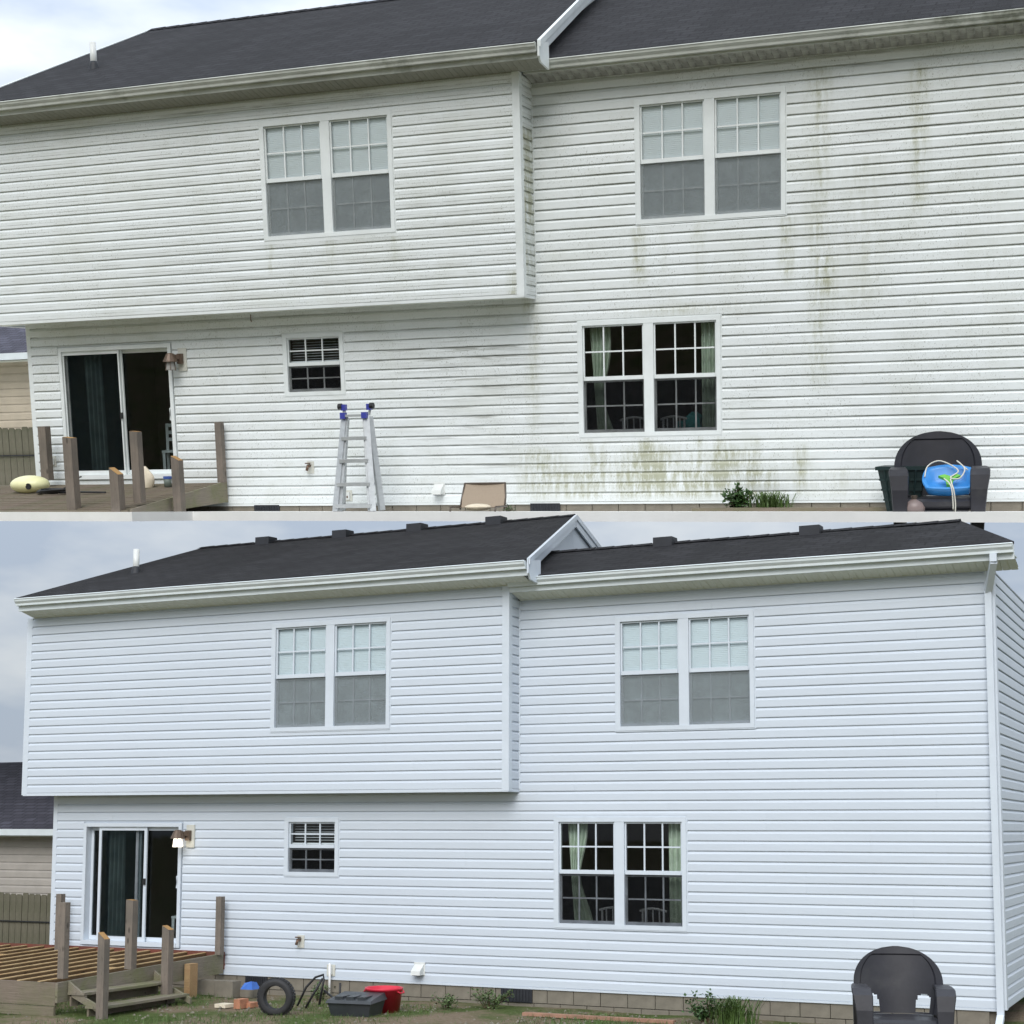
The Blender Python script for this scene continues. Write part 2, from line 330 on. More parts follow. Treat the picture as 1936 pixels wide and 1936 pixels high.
M['tyre'] = mat('tyre_rubber', (.022, .022, .024), .65, .2, 12, .4); M['redtub'] = mat('red_tub_plastic', (.62, .025, .055), .35, .08); M['blacklid'] = mat('bin_lid_black', (.035, .04, .045), .38, .2, 6)
M['brick'] = mat('clay_brick', (.42, .19, .11), .85, .25, 8, .5); M['bluetarp'] = mat('blue_plastic_scrap', (.05, .16, .55), .4, .1)
M['plank'] = wood('fresh_plank', (.50, .34, .18), (.42, .24, .12), 0); M['pvc'] = mat('pvc_white', (.8, .8, .8), .35, .04); M['pink'] = mat('edging_terracotta', (.34, .19, .13), .8, .2, 6, .4)
M['slab'] = mat('white_concrete', (.86, .86, .84), .8, .04, 3, .2)
t = NT('lamp_glow'); t.p.inputs['Emission Color'].default_value = (1, .9, .75, 1); t.p.inputs['Emission Strength'].default_value = 2.2; t.col(t.ramp(t.noise(20), [(.3, (.8, .8, .75)), (.7, (.9, .9, .85))])); M['glow'] = t.set(Roughness=.3)
M['lampglass'] = mat('lamp_glass_off', (.30, .29, .27), .2, .1)
t = NT('yard_ground'); a = t.noise(.7, 6, .65); b = t.noise(14, 6, .7)
cc = t.mix(t.mapr(a, .42, .6), t.ramp(b, [(.3, (.15, .115, .08)), (.7, (.24, .19, .135))]), t.ramp(b, [(.3, (.05, .075, .02)), (.7, (.10, .13, .045))])); t.col(cc); t.bump(b, .7, .03); M['ground'] = t.set(Roughness=.95, Specular_IOR_Level=.1)

# ------------------------------------------------------------------ setting
g = MB()
nx = 60
xs = [-400, -60, -30] + [-20 + i for i in range(46)] + [30, 60, 400]; ys = [-400, -60, -30] + [-22 + i for i in range(40)] + [25, 60, 400]
for y in ys:
    for x in xs: g.v.append((x, y, -.15 + (random.uniform(-.03, .02) if -20 < x < 25 and -22 < y < 17 else 0)))
for j in range(len(ys) - 1):
    for i in range(len(xs) - 1): a = j * len(xs) + i; g.f.append((a, a + 1, a + 1 + len(xs), a + len(xs)))
o = g.build('ground', M['ground'], None, True); o.matrix_world = LO.m; tag(o, kind='structure')
# plot of the upper house: a thin white concrete slab, its top sloping gently up towards the yard
pA, pB, pC = UP.on(0, 966.5, 1, 0), UP.on(1936, 966.5, 1, 0), UP.on(968, 967.5, 1, -2)
bx = (pB.z - pA.z) / (pB.x - pA.x); cy = (pC.z - (pA.z + bx * (pC.x - pA.x))) / -2.0
def zg(x, y): return pA.z + bx * (x - pA.x) + cy * y
sb = MB(); out = [(-17, -2.95), (-5.05, -2.95), (-4.75, -1.8), (12, -1.8), (12, 9), (-17, 9)]
n = len(out); th = lambda y: .135 if y < 0 else .03
sb.add([(x, y, zg(x, y) - th(y)) for x, y in out] + [(x, y, zg(x, y)) for x, y in out], [tuple(range(n))[::-1], tuple(range(n, 2 * n))] + [(i, (i + 1) % n, n + (i + 1) % n, n + i) for i in range(n)])
o = sb.build('terrace', M['slab']); o.matrix_world = UP.m; tag(o, kind='structure')

# ------------------------------------------------------------------ the house
def course_pieces(x0, x1, z0, z1, ex, holes, plen=3.66):
    """as uncut_courses, broken at staggered panel joints (two courses to a panel)"""
    k = -1; last = None
    for zc, cur in uncut_courses(x0, x1, z0, z1, ex, holes):
        if zc != last: k += 1; last = zc
        off = (.37 + .618 * (k // 2)) % 1 * plen; grp = []
        for (a, b, c, d) in cur:
            full = abs(c - zc) < 1e-4 and d - c > ex * .9; xs = [a]
            if full:
                j = x0 + off
                while j < b:
                    if j > a + .5 and j < b - .5: xs.append(j)
                    j += plen
            xs.append(b)
            for i in range(len(xs) - 1):
                if i: yield zc, grp; grp = []
                grp.append((xs[i] + (.0007 if i else 0), xs[i + 1], c, d))
        if grp: yield zc, grp
def uncut_courses(x0, x1, z0, z1, ex, holes):
    """lap courses cut round the openings; yields lists of rectangles, one list for each separate plank"""
    k = 0
    while z0 + k * ex < z1 - .005:
        za, zb = z0 + k * ex, min(z0 + (k + 1) * ex, z1); zc = za; k += 1
        hit = sorted([h for h in holes if h[0] < x1 and h[1] > x0 and h[2] < zb - 1e-4 and h[3] > za + 1e-4])
        cur = []; xa = x0
        for hx0, hx1, hz0, hz1 in hit:
            if hx0 > xa: cur.append((xa, hx0, za, zb))
            strips = []
            if hz0 > za + .004: strips.append((max(hx0, xa), hx1, za, hz0))
            if hz1 < zb - .004: strips.append((max(hx0, xa), hx1, hz1, zb))
            if strips: cur += strips
            else:
                if cur: yield zc, cur
                cur = []
            xa = hx1
        if xa < x1: cur.append((xa, x1, za, zb))
        if cur: yield zc, cur
def plank_mesh(rects, zc, ex, lip, fn, name, mt, rnd):
    """fn(u, depth, z): depth < 0 is proud of the wall"""
    m = MB()
    for ua, ub, za, zb in rects:
        nseg = max(1, int((ub - ua) / 1.1)); kz = zc + .70 * ex
        d = lambda z: -lip * (1.0 + .06 * (kz - z) / ex) if z <= kz else -lip + (lip - .004) * ((z - kz) / (zc + ex - kz)) ** .8
        km = min(max(kz, za + .012), zb - .0006); rows = []
        for i in range(nseg + 1):
            u = ua + (ub - ua) * i / nseg; j = rnd.uniform(-.0014, .0014); jz = rnd.uniform(-.002, .002) if 0 < i < nseg else 0
            pr = [(0, zb), (d(zb), zb), (d((km + zb) / 2), (km + zb) / 2), (d(km) + j, km + jz), (d(za + .008) + j, za + .008 + jz), (d(za) + .004 + j, za + jz), (d(za) + .015, za + .002 + jz), (0, za + .004)]
            rows.append([fn(u, a, b) for a, b in pr])
        n = 8; vs = [p for r in rows for p in r]; fs = []
        for i in range(nseg):
            for k in range(n): fs.append((i * n + k, (i + 1) * n + k, (i + 1) * n + (k + 1) % n, i * n + (k + 1) % n))
        fs += [tuple(range(n)), tuple(range(nseg * n, nseg * n + n))[::-1]]
        m.add(vs, fs)
    return m.mesh(name, mt)
def wall_panel(name, x0, x1, z0, z1, holes, fn, mt, parent, t=.1):
    xs = sorted({x0, x1, *[min(max(h[i], x0), x1) for h in holes for i in (0, 1)]}); zs = sorted({z0, z1, *[min(max(h[i], z0), z1) for h in holes for i in (2, 3)]})
    m = MB()
    for i in range(len(xs) - 1):
        for j in range(len(zs) - 1):
            cx, cz = (xs[i] + xs[i + 1]) / 2, (zs[j] + zs[j + 1]) / 2
            if any(h[0] < cx < h[1] and h[2] < cz < h[3] for h in holes): continue
            a, b, c, d = xs[i], xs[i + 1], zs[j], zs[j + 1]
            m.hexa([fn(a, .002, c), fn(b, .002, c), fn(b, t, c), fn(a, t, c), fn(a, .002, d), fn(b, .002, d), fn(b, t, d), fn(a, t, d)])
    return m.build(name, mt, parent)

def window(house, rect, Y, units, m, tr):
    x0, x1, z0, z1 = rect; cw = .062
    w = MB()
    def fr(a, b, c, d, y0, y1):                                    # four-sided frame of width cw between (a..b, c..d)
        w.box(a, a + cw, y0, y1, c, d); w.box(b - cw, b, y0, y1, c, d); w.box(a + cw, b - cw, y0, y1, d - cw, d); w.box(a + cw, b - cw, y0, y1, c, c + cw)
    fr(x0, x1, z0, z1, Y - .036, Y + .10)
    w.box(x0 - .018, x0 - .001, Y - .026, Y + .01, z0 - .014, z1 + .018); w.box(x1 + .001, x1 + .018, Y - .026, Y + .01, z0 - .014, z1 + .018)      # J-channel
    w.box(x0, x1, Y - .026, Y + .01, z1 + .001, z1 + .018); w.box(x0, x1, Y - .03, Y + .01, z0 - .016, z0 - .001)
    cm = (x0 + x1) / 2; spans = [(x0 + cw, x1 - cw)]
    if units == 2:
        w.box(cm - .072, cm + .072, Y - .032, Y + .10, z0 + cw, z1 - cw); spans = [(x0 + cw, cm - .072), (cm + .072, x1 - cw)]
    win = w.build('window', tr, house)
    zm = (z0 + z1) / 2 + .012; mesh_cache = {}
    for a, b in spans:
        for top in (1, 0):
            c, d = (zm - .028, z1 - cw) if top else (z0 + cw, zm - .028)
            y = Y + (-.006 if top else .020); sw = .024 if top else .03
            s = MB(); s.box(a + .002, a + sw, y, y + .026, c, d - .002); s.box(b - sw, b - .002, y, y + .026, c, d - .002); s.box(a + sw, b - sw, y, y + .026, d - sw, d - .002); s.box(a + sw, b - sw, y - (.012 if top else 0), y + .026, c, c + (.056 if top else .045))
            s.build('sash', tr, win)
            ga, gb, gc, gd = a + sw, b - sw, c + (.056 if top else .045), d - sw
            pw, ph, mw = (gb - ga) / 3, (gd - gc) / 2, .021
            key = (round(pw, 3), round(ph, 3), top)
            if key not in mesh_cache:
                mesh_cache[key] = (MB().box(-pw / 2 + .001, pw / 2 - .001, 0, .004, -ph / 2 + .001, ph / 2 - .001).mesh('pane', M['glass']),
                                   MB().box(-mw / 2, mw / 2, -.008, .010, 0, gd - gc).mesh('muntin', tr), MB().box(0, pw - mw, -.007, .009, -mw / 2, mw / 2).mesh('muntin', tr))
            pm, vm, hm = mesh_cache[key]
            for i in range(3):
                for j in range(2): link('pane', pm, win, (ga + pw * (i + .5), y + .016, gc + ph * (j + .5)))
                link('muntin', hm, win, (ga + pw * i + mw / 2, y + .012, gc + ph))
            for i in (1, 2): link('muntin', vm, win, (ga + pw * i, y + .012, gc))
            if not top:
                k = MB(); k.box(a + .003, b - .003, Y + .006, Y + .0075, c, d - .006); k.build('screen', m, win)
    return win

def gutter(house, x0, x1, Yf, zt, mt, name='gutter'):
    """K-style gutter; Yf = back of the gutter"""
    pr = [(0, 0), (-.115, 0), (-.125, -.012), (-.112, -.02), (-.108, -.05), (-.075, -.085), (-.072, -.118), (0, -.118), (0, -.108), (-.062, -.108), (-.066, -.08), (-.098, -.046), (-.102, -.012), (-.01, -.012)]
    m = MB(); n = max(2, int((x1 - x0) / 1.5)); rows = []
    for i in range(n + 1):
        x = x0 + (x1 - x0) * i / n; dz = random.uniform(-.006, .004)
        rows.append([(x, Yf + a, zt + b + dz) for a, b in pr])
    k = len(pr)
    m.add([p for r in rows for p in r], [(i * k + j, i * k + (j + 1) % k, (i + 1) * k + (j + 1) % k, (i + 1) * k + j) for i in range(n) for j in range(k)])
    outl = [(0, 0), (-.115, 0), (-.125, -.012), (-.108, -.05), (-.075, -.085), (-.072, -.118), (0, -.118)]
    for x in (x0, x1): m.prism(outl, lambda u, v, w: (w, Yf + u, zt + v), x - .006, x + .006)
    return m.build(name, mt, house)

def build_house(F, P, key, label):
    H = thing(F, 'house', label, 'house'); T, SD = M['trim_' + key], M['sid_' + key]
    rnd = random.Random(11); ex, zb, d = P['ex'], P['zb'], P['d']
    xL, xR, bx0, bx1, bz0, bz1, wt = P['xL'], P['xR'], P['bx0'], P['bx1'], P['bz0'], P['bz1'], P['wt']
    O = P['open']
    mh = [O['door'], O['small'], O['dbl'], O['upR']]; bh = [O['bay']]
    grow = lambda h, a: (h[0] - a, h[1] + a, h[2] - a, h[3] + a)
    front = lambda u, a, z: (u, a, z); bayf = lambda u, a, z: (u, a - d, z)
    wl = wall_panel('wall', xL, xR, zb, wt, mh, front, T, H)
    wb = wall_panel('bay_wall', bx0, bx1, bz0, bz1, bh, bayf, T, H)
    # lap siding: one object for each plank
    for zc, rr in course_pieces(xL + .055, xR - (.055 if key == 'U' else .10), zb, wt, ex, [grow(h, .017) for h in mh] + [(xL - 1, bx1 + .04, bz0, wt + 1)]):
        link('siding_plank', plank_mesh(rr, zc, ex, P['lip'], front, 'siding_plank', SD, rnd), wl)
    for zc, rr in course_pieces(bx0 + .085, bx1 - .085, bz0, bz1, ex, [grow(h, .017) for h in bh]):
        link('siding_plank', plank_mesh(rr, zc, ex, P['lip'], bayf, 'siding_plank', SD, rnd), wb)
    # side of the overhanging storey, seen edge on
    sidew = lambda u, a, z: (bx1 - a, u, z)
    ws = wall_panel('bay_side_wall', -d + .002, -.002, bz0, bz1, [], sidew, T, H, .08)
    for zc, rr in course_pieces(-d + .085, -.03, bz0, bz1, ex, []):
        link('siding_plank', plank_mesh(rr, zc, ex, P['lip'], sidew, 'siding_plank', M['sid_Us'] if key == 'U' else SD, rnd), ws)
    # right end wall
    endw = lambda u, a, z: (xR - a, u, z)
    we = wall_panel('end_wall', 0.1, P['back'], zb, wt, [], endw, T, H, .08)
    for zc, rr in course_pieces(.07, min(P['back'], 4.5), zb, wt, ex, []):
        link('siding_plank', plank_mesh(rr, zc, ex, P['lip'], endw, 'siding_plank', SD, rnd), we)
    # trims
    def lpost(x, y, z0, z1, sx, w=.085):
        m = MB(); m.box(min(x, x - sx * w), max(x, x - sx * w), y - .026, y, z0, z1); m.box(x, x + sx * .026, y - .026, y + w, z0, z1) if sx > 0 else m.box(x - .026, x, y - .026, y + w, z0, z1)
        m.build('corner_trim', T, H)
    lpost(bx1, -d, bz0 - .03, bz1, 1); lpost(bx0, -d, bz0 - .03, bz1, -1); lpost(xL, 0, zb - .01, bz0 - .03, -1, .055); lpost(xR, 0, zb - .01, wt, 1, .055 if key == 'U' else .10)
    MB().box(bx1 + .001, bx1 + .04, -.03, 0, bz0, wt).build('inside_corner_trim', T, H)
    MB().box(xL + .055, xR - .055, -.03, -.002, zb - .03, zb - .001).build('starter_strip', T, H)
    MB().box(bx0, bx1 - .001, -d - .024, -d + .05, bz0 - .045, bz0 - .002).box(bx1 - .0, bx1 + .02, -d - .024, -.01, bz0 - .045, bz0 - .002).build('bay_bottom_trim', T, H)
    us = MB()
    for i in range(12):
        a = bx0 + (bx1 - bx0) * i / 12; us.box(a, a + (bx1 - bx0) / 12 - .004, -d + .05, 0.0, bz0 - .03, bz0 - .004)
    us.build('bay_underside', M['sof_' + key] if key == 'L' else M['sof_L'], H)
    # rooms behind the openings
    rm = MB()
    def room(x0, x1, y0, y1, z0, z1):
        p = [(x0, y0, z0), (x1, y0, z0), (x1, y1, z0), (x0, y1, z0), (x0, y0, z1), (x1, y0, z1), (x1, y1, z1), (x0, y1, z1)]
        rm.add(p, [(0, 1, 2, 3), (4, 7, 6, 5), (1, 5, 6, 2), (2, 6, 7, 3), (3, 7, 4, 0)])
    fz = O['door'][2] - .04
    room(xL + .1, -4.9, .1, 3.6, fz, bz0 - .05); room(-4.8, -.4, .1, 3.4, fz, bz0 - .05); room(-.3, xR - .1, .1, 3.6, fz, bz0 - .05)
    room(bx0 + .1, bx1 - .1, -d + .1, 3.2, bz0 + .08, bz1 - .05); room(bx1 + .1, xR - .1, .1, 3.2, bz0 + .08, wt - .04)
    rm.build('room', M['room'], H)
    # outer shell: back and left walls, floors hidden behind the fronts
    MB().box(xL, xR - .1, P['back'] - .1, P['back'], zb, wt).box(xL, xL + .09, .101, P['back'] - .101, zb, bz0 - .04).box(bx0, bx0 + .09, -d + .101, P['back'], bz0 - .03, bz1).build('shell', T, H)
    # foundation of concrete blocks
    fd = MB().box(xL + .06, xR - .06, .05, .25, P['gz'] - P['fd'], zb - .004); fo = fd.build('foundation', M['block'], H)
    n = 0; x = xL + .05
    while x < xR - .3:
        for r in range(2):
            bl = MB().box(0, .395, -.008, .052, 0, .19); 
            zz = zb - .02 - .2 * (r + 1)
            if r == 0: bm_ = MB().box(0, .395, -.008, .052, 0 if key == 'L' else .055, .19).mesh('foundation_block', M['block']) if n == 0 else bm_; n += 1
            if zz > P['gz'] - .25 and (key == 'L' or r == 0): link('foundation_block', bm_, fo, (x + (.2 if r else 0), .0 + rnd.uniform(-.003, .003), zz))
        x += .405
    for vx0, vx1, vz0, vz1 in P['vents']:
        v = MB().box(vx0, vx1, -.034, -.012, vz0, vz1).build('foundation_vent', M['black_vent'], H)
        for i in range(9): MB().box(vx0 + .02 + (vx1 - vx0 - .04) * i / 9, vx0 + .02 + (vx1 - vx0 - .04) * (i + .45) / 9, -.046, -.035, vz0 + .012, vz1 - .012).build('slat', M['black_vent'], v)
    # windows
    window(H, O['small'], 0, 1, M['scr2'], T); window(H, O['dbl'], 0, 2, M['scr2'], T); window(H, O['upR'], 0, 2, M['scr'], T); window(H, O['bay'], -d, 2, M['scr'], T)
    # sliding door
    x0, x1, z0, z1 = O['door']; cw = .06
    m = MB(); m.box(x0, x0 + cw, -.045, .12, z0, z1); m.box(x1 - cw, x1, -.045, .12, z0, z1); m.box(x0 + cw, x1 - cw, -.045, .12, z1 - cw, z1); m.box(x0 + cw, x1 - cw, -.06, .12, z0, z0 + .07)
    dr = m.build('sliding_door', T, H)
    xm = (x0 + x1) / 2
    def leaf(a, b, y, st, gm, name='door_leaf'):
        q = MB(); q.box(a, a + st, y, y + .03, z0 + .072, z1 - cw - .002); q.box(b - st, b, y, y + .03, z0 + .072, z1 - cw - .002); q.box(a + st, b - st, y, y + .03, z1 - cw - .06, z1 - cw - .002); q.box(a + st, b - st, y, y + .03, z0 + .072, z0 + .14)
        q.build(name, T, dr); MB().box(a + st, b - st, y + .012, y + .017, z0 + .14, z1 - cw - .06).build('pane' if gm is not M['scr_door'] else 'screen', gm, dr)
    if key == 'U':
        leaf(x0 + cw + .003, xm + .09, .045, .045, M['glass_d']); leaf(xm + .02, x1 - cw - .003, .085, .05, M['glass_d']); leaf(x0 + cw + .003, xm + .07, -.012, .022, M['scr_door'], 'screen_leaf')
        lx = xm + .06
    else:
        leaf(x0 + cw + .003, xm + .10, .085, .05, M['glass_d']); leaf(xm + .02, x1 - cw - .003, .045, .05, M['glass_d']); leaf(x0 + .30, xm + .28, -.012, .05, M['scr_door'], 'screen_leaf')
        lx = xm + .25
    MB().box(lx - .02, lx + .03, -.035, -.013, z0 + .98, z0 + 1.08).build('latch', M['hose'], dr)
    MB().tube([(x1 - cw - .03, .04, z0 + .92), (x1 - cw - .03, -.02, z0 + .94), (x1 - cw - .03, -.02, z0 + 1.12), (x1 - cw - .03, .04, z0 + 1.14)], .012).build('handle', T, dr)
    # eaves: fascia, gutter, soffit panels
    def eave(a, b, yw, zt, zs, ysof, sofmat, shared):
        oh = .40
        MB().box(a, b, yw - oh + .0, yw - oh + .03, zs + .07, zt + .01).build('fascia', M['gut_' + key], H)
        gutter(H, a + .01, b - .01, yw - oh - .002, zt, M['gut_' + key])
        pw = .195; me = None; nn = int((b - a) / pw)
        for i in range(nn):
            if me is None:
                q = MB(); prof = [(0, 0), (.008, -.006), (pw / 2 - .012, -.006), (pw / 2 - .004, 0), (pw / 2 + .004, 0), (pw / 2 + .012, -.006), (pw - .008, -.006), (pw - .001, 0)]
                k = len(prof)
                q.add([(u, yw - oh + .03, zs + .085 + v) for u, v in prof] + [(u, yw - .002, zs + v) for u, v in prof], [(j, j + 1, k + j + 1, k + j) for j in range(k - 1)])
                q.add([(u, yw - oh + .03, zs + .11) for u in (0, pw - .001)] + [(u, yw - .002, zs + .03) for u in (0, pw - .001)], [(0, 2, 3, 1)])
                me = q.mesh('soffit_panel', sofmat)
            o = link('soffit_panel', me, ysof, (a + i * pw, 0, 0))
    sp = MB().box(P['ra0'] + .02, P['ra1'] - .02, -d - .36, -d - .01, bz1 + .14, bz1 + .15).build('soffit', M['gut_' + key], H)
    eave(P['ra0'] + .02, P['ra1'] - .01, -d, P['gt'], bz1, sp, M['sof_' + key], 1)
    sp2 = MB().box(bx1 + .03, P['rb1'] - .02, -.36, -.01, wt + .14, wt + .15).build('soffit', M['gut_' + key], H)
    eave(bx1 + .035, P['rb1'] - .01, 0, P['gtR'], wt, sp2, M['sofd_U'] if key == 'U' else M['sof_L'], 1)
    # roofs: two slopes each, thick, with a little unevenness
    def roof(a, b, ye, ze, s, yr, name, ar=None, br=None):
        ar = a if ar is None else ar; br = b if br is None else br
        m = MB(); nx = max(4, int((b - a) / .8)); ny = 8; th = .035; zr = ze + s * (yr - ye)
        for side in (1, -1):
            base = len(m.v)
            for j in range(ny + 1):
                f = j / ny
                for i in range(nx + 1):
                    y = ye + (yr - ye) * f; yy = y if side > 0 else 2 * yr - y
                    w = rnd.uniform(-.008, .008) if 0 < j < ny and 0 < i < nx else 0
                    xa, xb = (a + (ar - a) * f, b + (br - b) * f) if side > 0 else (ar, br); m.v.append((xa + (xb - xa) * i / nx, yy, ze + s * (y - ye) + w))
            for j in range(ny):
                for i in range(nx): q = base + j * (nx + 1) + i; m.f.append((q, q + 1, q + nx + 2, q + nx + 1) if side > 0 else (q, q + nx + 1, q + nx + 2, q + 1))
        yb = 2 * yr - ye
        m.add([(a, ye, ze - th), (b, ye, ze - th), (br, yr, zr - th), (ar, yr, zr - th), (br, yb, ze - th), (ar, yb, ze - th)], [(0, 3, 2, 1), (3, 5, 4, 2)])
        for x, x_r in ((a, ar), (b, br)): m.add([(x, ye, ze), (x, ye, ze - th), (x_r, yr, zr), (x_r, yr, zr - th), (x_r, yb, ze), (x_r, yb, ze - th)], [(0, 1, 3, 2), (2, 3, 5, 4)])
        m.add([(a, ye, ze), (b, ye, ze), (b, ye, ze - th), (a, ye, ze - th)], [(0, 1, 2, 3)])
        r = m.build(name, M['roof'], H)
        cap = MB(); k = int((br - ar) / .3)
        for i in range(k):
            x = ar + (br - ar) * i / k; cap.add([(x, yr - .15, zr - .15 * s + .012), (x + .31, yr - .15, zr - .15 * s + .018), (x + .31, yr, zr + .03), (x, yr, zr + .022), (x + .31, yr + .15, zr - .15 * s + .018), (x, yr + .15, zr - .15 * s + .012)], [(0, 1, 2, 3), (3, 2, 4, 5)])
        cap.build('ridge_cap', M['roof'], r)
        return r, zr
    s = P['slope']; ye = -d - .40 - .05; ze = P['gt'] + .022
    xr_ = P['ra1r']; rA, zrA = roof(P['ra0'], P['ra1'], ye, ze, s, P['yrA'], 'roof', None, xr_)
    yeR = -.45; zeR = P['gtR'] + .022
    rB, zrB = roof(bx1 - .3, P['rb1'], yeR, zeR, s, P['yrB'], 'roof', min(xr_, bx1) - .5, P['rb1r'])
    # rake boards and gable of the left roof where it stands above the right one
    for x in (P['ra1'], P['ra0']):
        sg = 1 if x == P['ra1'] else -1; x0_, x1_ = (x + .001, x + .028) if sg > 0 else (x - .028, x - .001)
        if sg < 0 and key == 'L': continue
        yb = 2 * P['yrA'] - ye
        m = MB(); sk = (xr_ - x) if sg > 0 else 0
        for (y0, z0_, k0, y1, z1_, k1) in ((ye, ze, 0, P['yrA'], zrA, sk), (P['yrA'], zrA, sk, yb, ze, sk)):
            for hh, dx in ((.20, 0), (.075, sg * .022)):
                a0, a1 = x0_ + dx, x1_ + dx
                m.hexa([(a0 + k0, y0, z0_ - hh), (a1 + k0, y0, z0_ - hh), (a1 + k1, y1, z1_ - hh), (a0 + k1, y1, z1_ - hh), (a0 + k0, y0, z0_ + .012), (a1 + k0, y0, z0_ + .012), (a1 + k1, y1, z1_ + .012), (a0 + k1, y1, z1_ + .012)])
        m.build('rake_board', T, H)
        if sg > 0:
            MB().add([(bx1, ye + .05, ze - .21), (x, ye + .05, ze - .21), (x + sk, P['yrA'], zrA - .21), (xr_ - .5, P['yrA'], zrA - .21)], [(0, 3, 2, 1)]).build('rake_soffit', M['sof_L'], H)
            # boxed eave return
            MB().prism([(ye + .03, ze - .02), (ye + .03, ze - .17), (ye + .10, bz1 + .02), (-d, bz1 - .02), (-d, bz1 + .35)], lambda u, v, w: (w, u, v), x - .012, x + .018).build('eave_return', T, H)
    g0, g1 = -d, 2 * P['yrA'] + d
    gw = lambda u, a, z: (bx1 - .01 - a, u, z)
    gx, gr_ = bx1 - .01, xr_ - .03
    MB().add([(gx, -d, bz1), (gr_, P['yrA'], bz1), (gr_, g1, bz1), (gr_, g1, ze + .05), (gr_, P['yrA'], zrA - .05), (gx, -d, ze + .1)], [(0, 1, 4, 5), (1, 2, 3, 4)]).build('gable_wall', M['sid_' + key], H)
    MB().add([(xR - .01, 0, wt), (xR - .01, P['back'], wt), (min(xR - .01, P['rb1r'] - .3), P['yrB'], zrB - .08)], [(0, 1, 2)]).build('gable_wall', SD, H)
    # soil pipe and box vents
    px, py = P['pipe']; pz = ze + s * (py - ye)
    MB().lathe([(.001, .0), (.055, .0), (.055, .47), (.045, .47), (.045, .05), (.001, .05)], 14, (px, py, pz - .06)).build('vent_pipe', M['vent_w'], rA, True)
    MB().lathe([(.10, -.05), (.075, .05), (.06, .10), (.056, .10)], 14, (px, py, pz)).build('pipe_boot', M['black_vent'], rA, True)
    for (vx, vy, ro) in P['boxes']:
        e0, zz, pr = (ye, ze, rA) if ro == 'A' else (yeR, zeR, rB)
        q = zz + s * (vy - e0); b = MB().hexa([(vx - .15, vy - .17, q - .08), (vx + .15, vy - .17, q - .08), (vx + .15, vy + .17, q - .08), (vx - .15, vy + .17, q - .08), (vx - .15, vy - .17, q + .09), (vx + .15, vy - .17, q + .09), (vx + .13, vy + .15, q + .115), (vx - .13, vy + .15, q + .115)])
        b.build('box_vent', M['black_vent'], pr)
    return H

PU = dict(xL=-8.8, xR=7.7, zb=.13, bx0=-9.35, bx1=.145, bz0=3.15, bz1=6.215, d=.52, wt=6.13, ex=.146, lip=.029, gz=-.05, fd=.02, back=9.6, gt=6.475, gtR=6.345, slope=.397, yrA=5.0, yrB=5.0, ra0=-9.2, ra1=.60, rb1=8.0, rb1r=8.0,
          open=dict(door=(-8.21, -6.06, .56, 2.715), small=(-4.035, -2.995, 1.815, 2.77), dbl=(.805, 2.92, 1.08, 2.75), upR=(1.715, 3.84, 4.07, 5.76), bay=(-3.98, -1.815, 4.14, 5.865)),
          vents=[(-4.69, -4.24, -.03, .115), (0, .47, -.03, .115)], pipe=(-7.6, .9), boxes=[])
PL = dict(xL=-8.46, xR=6.76, zb=.13, bx0=-8.84, bx1=.035, bz0=2.945, bz1=5.87, d=.36, wt=5.70, ex=.139, lip=.024, gz=-.15, fd=.25, back=8.3, gt=6.14, gtR=5.965, slope=.328, yrA=4.28, yrB=1.85, ra0=-8.75, ra1=.53, rb1=7.10, rb1r=6.1,
          open=dict(door=(-7.83, -5.86, .485, 2.455), small=(-3.92, -2.96, 1.645, 2.535), dbl=(.62, 2.59, .98, 2.535), upR=(1.57, 3.585, 3.75, 5.365), bay=(-3.98, -1.895, 3.85, 5.52)),
          vents=[(-4.60, -4.20, -.09, .10), (-.22, .27, -.09, .10)], pipe=(-7.3, 1.3), boxes=[])
def roofpt(F, P, px, py, key):
    """where a picture point meets the front slope A or B"""
    d = F.i.to_3x3() @ (rt @ Vector(((px - CX) / FPX, (py - CY) / FPX, 1))); o = F.i @ CAM_P; s = P['slope']
    ye, ze = (-P['d'] - .45, P['gt'] + .022) if key == 'A' else (-.45, P['gtR'] + .022)
    t = (ze + s * (o.y - ye) - o.z) / (d.z - s * d.y); q = o + d * t; return q.x, q.y
x_, y_ = roofpt(UP, PU, 1037, 55, 'A'); ye_ = -PU['d'] - .45; PU['ra1r'] = PU['ra1'] + (x_ - PU['ra1']) * (PU['yrA'] - ye_) / (y_ - ye_)
x_, y_ = roofpt(LO, PL, 1072, 988, 'A'); ye_ = -PL['d'] - .45; PL['ra1r'] = PL['ra1'] + (x_ - PL['ra1']) * (PL['yrA'] - ye_) / (y_ - ye_)
PU['pipe'] = roofpt(UP, PU, 178, 128, 'A'); PL['pipe'] = roofpt(LO, PL, 257, 1082, 'A')
for px, py in ((492, 1030), (629, 1020), (770, 1008), (918, 996)): x, y = roofpt(LO, PL, px, py, 'A'); PL['boxes'].append((x, PL['yrA'] - .1, 'A'))
for px, py in ((1266, 1026), (1548, 1000)): x, y = roofpt(LO, PL, px, py, 'B'); PL['boxes'].append((x, PL['yrB'] - .1, 'B'))
HU = build_house(UP, PU, 'U', 'two-storey house with algae-stained white siding and mildewed soffits, in the upper half')
HL = build_house(LO, PL, 'L', 'two-storey house with freshly washed bright white siding, in the lower half')
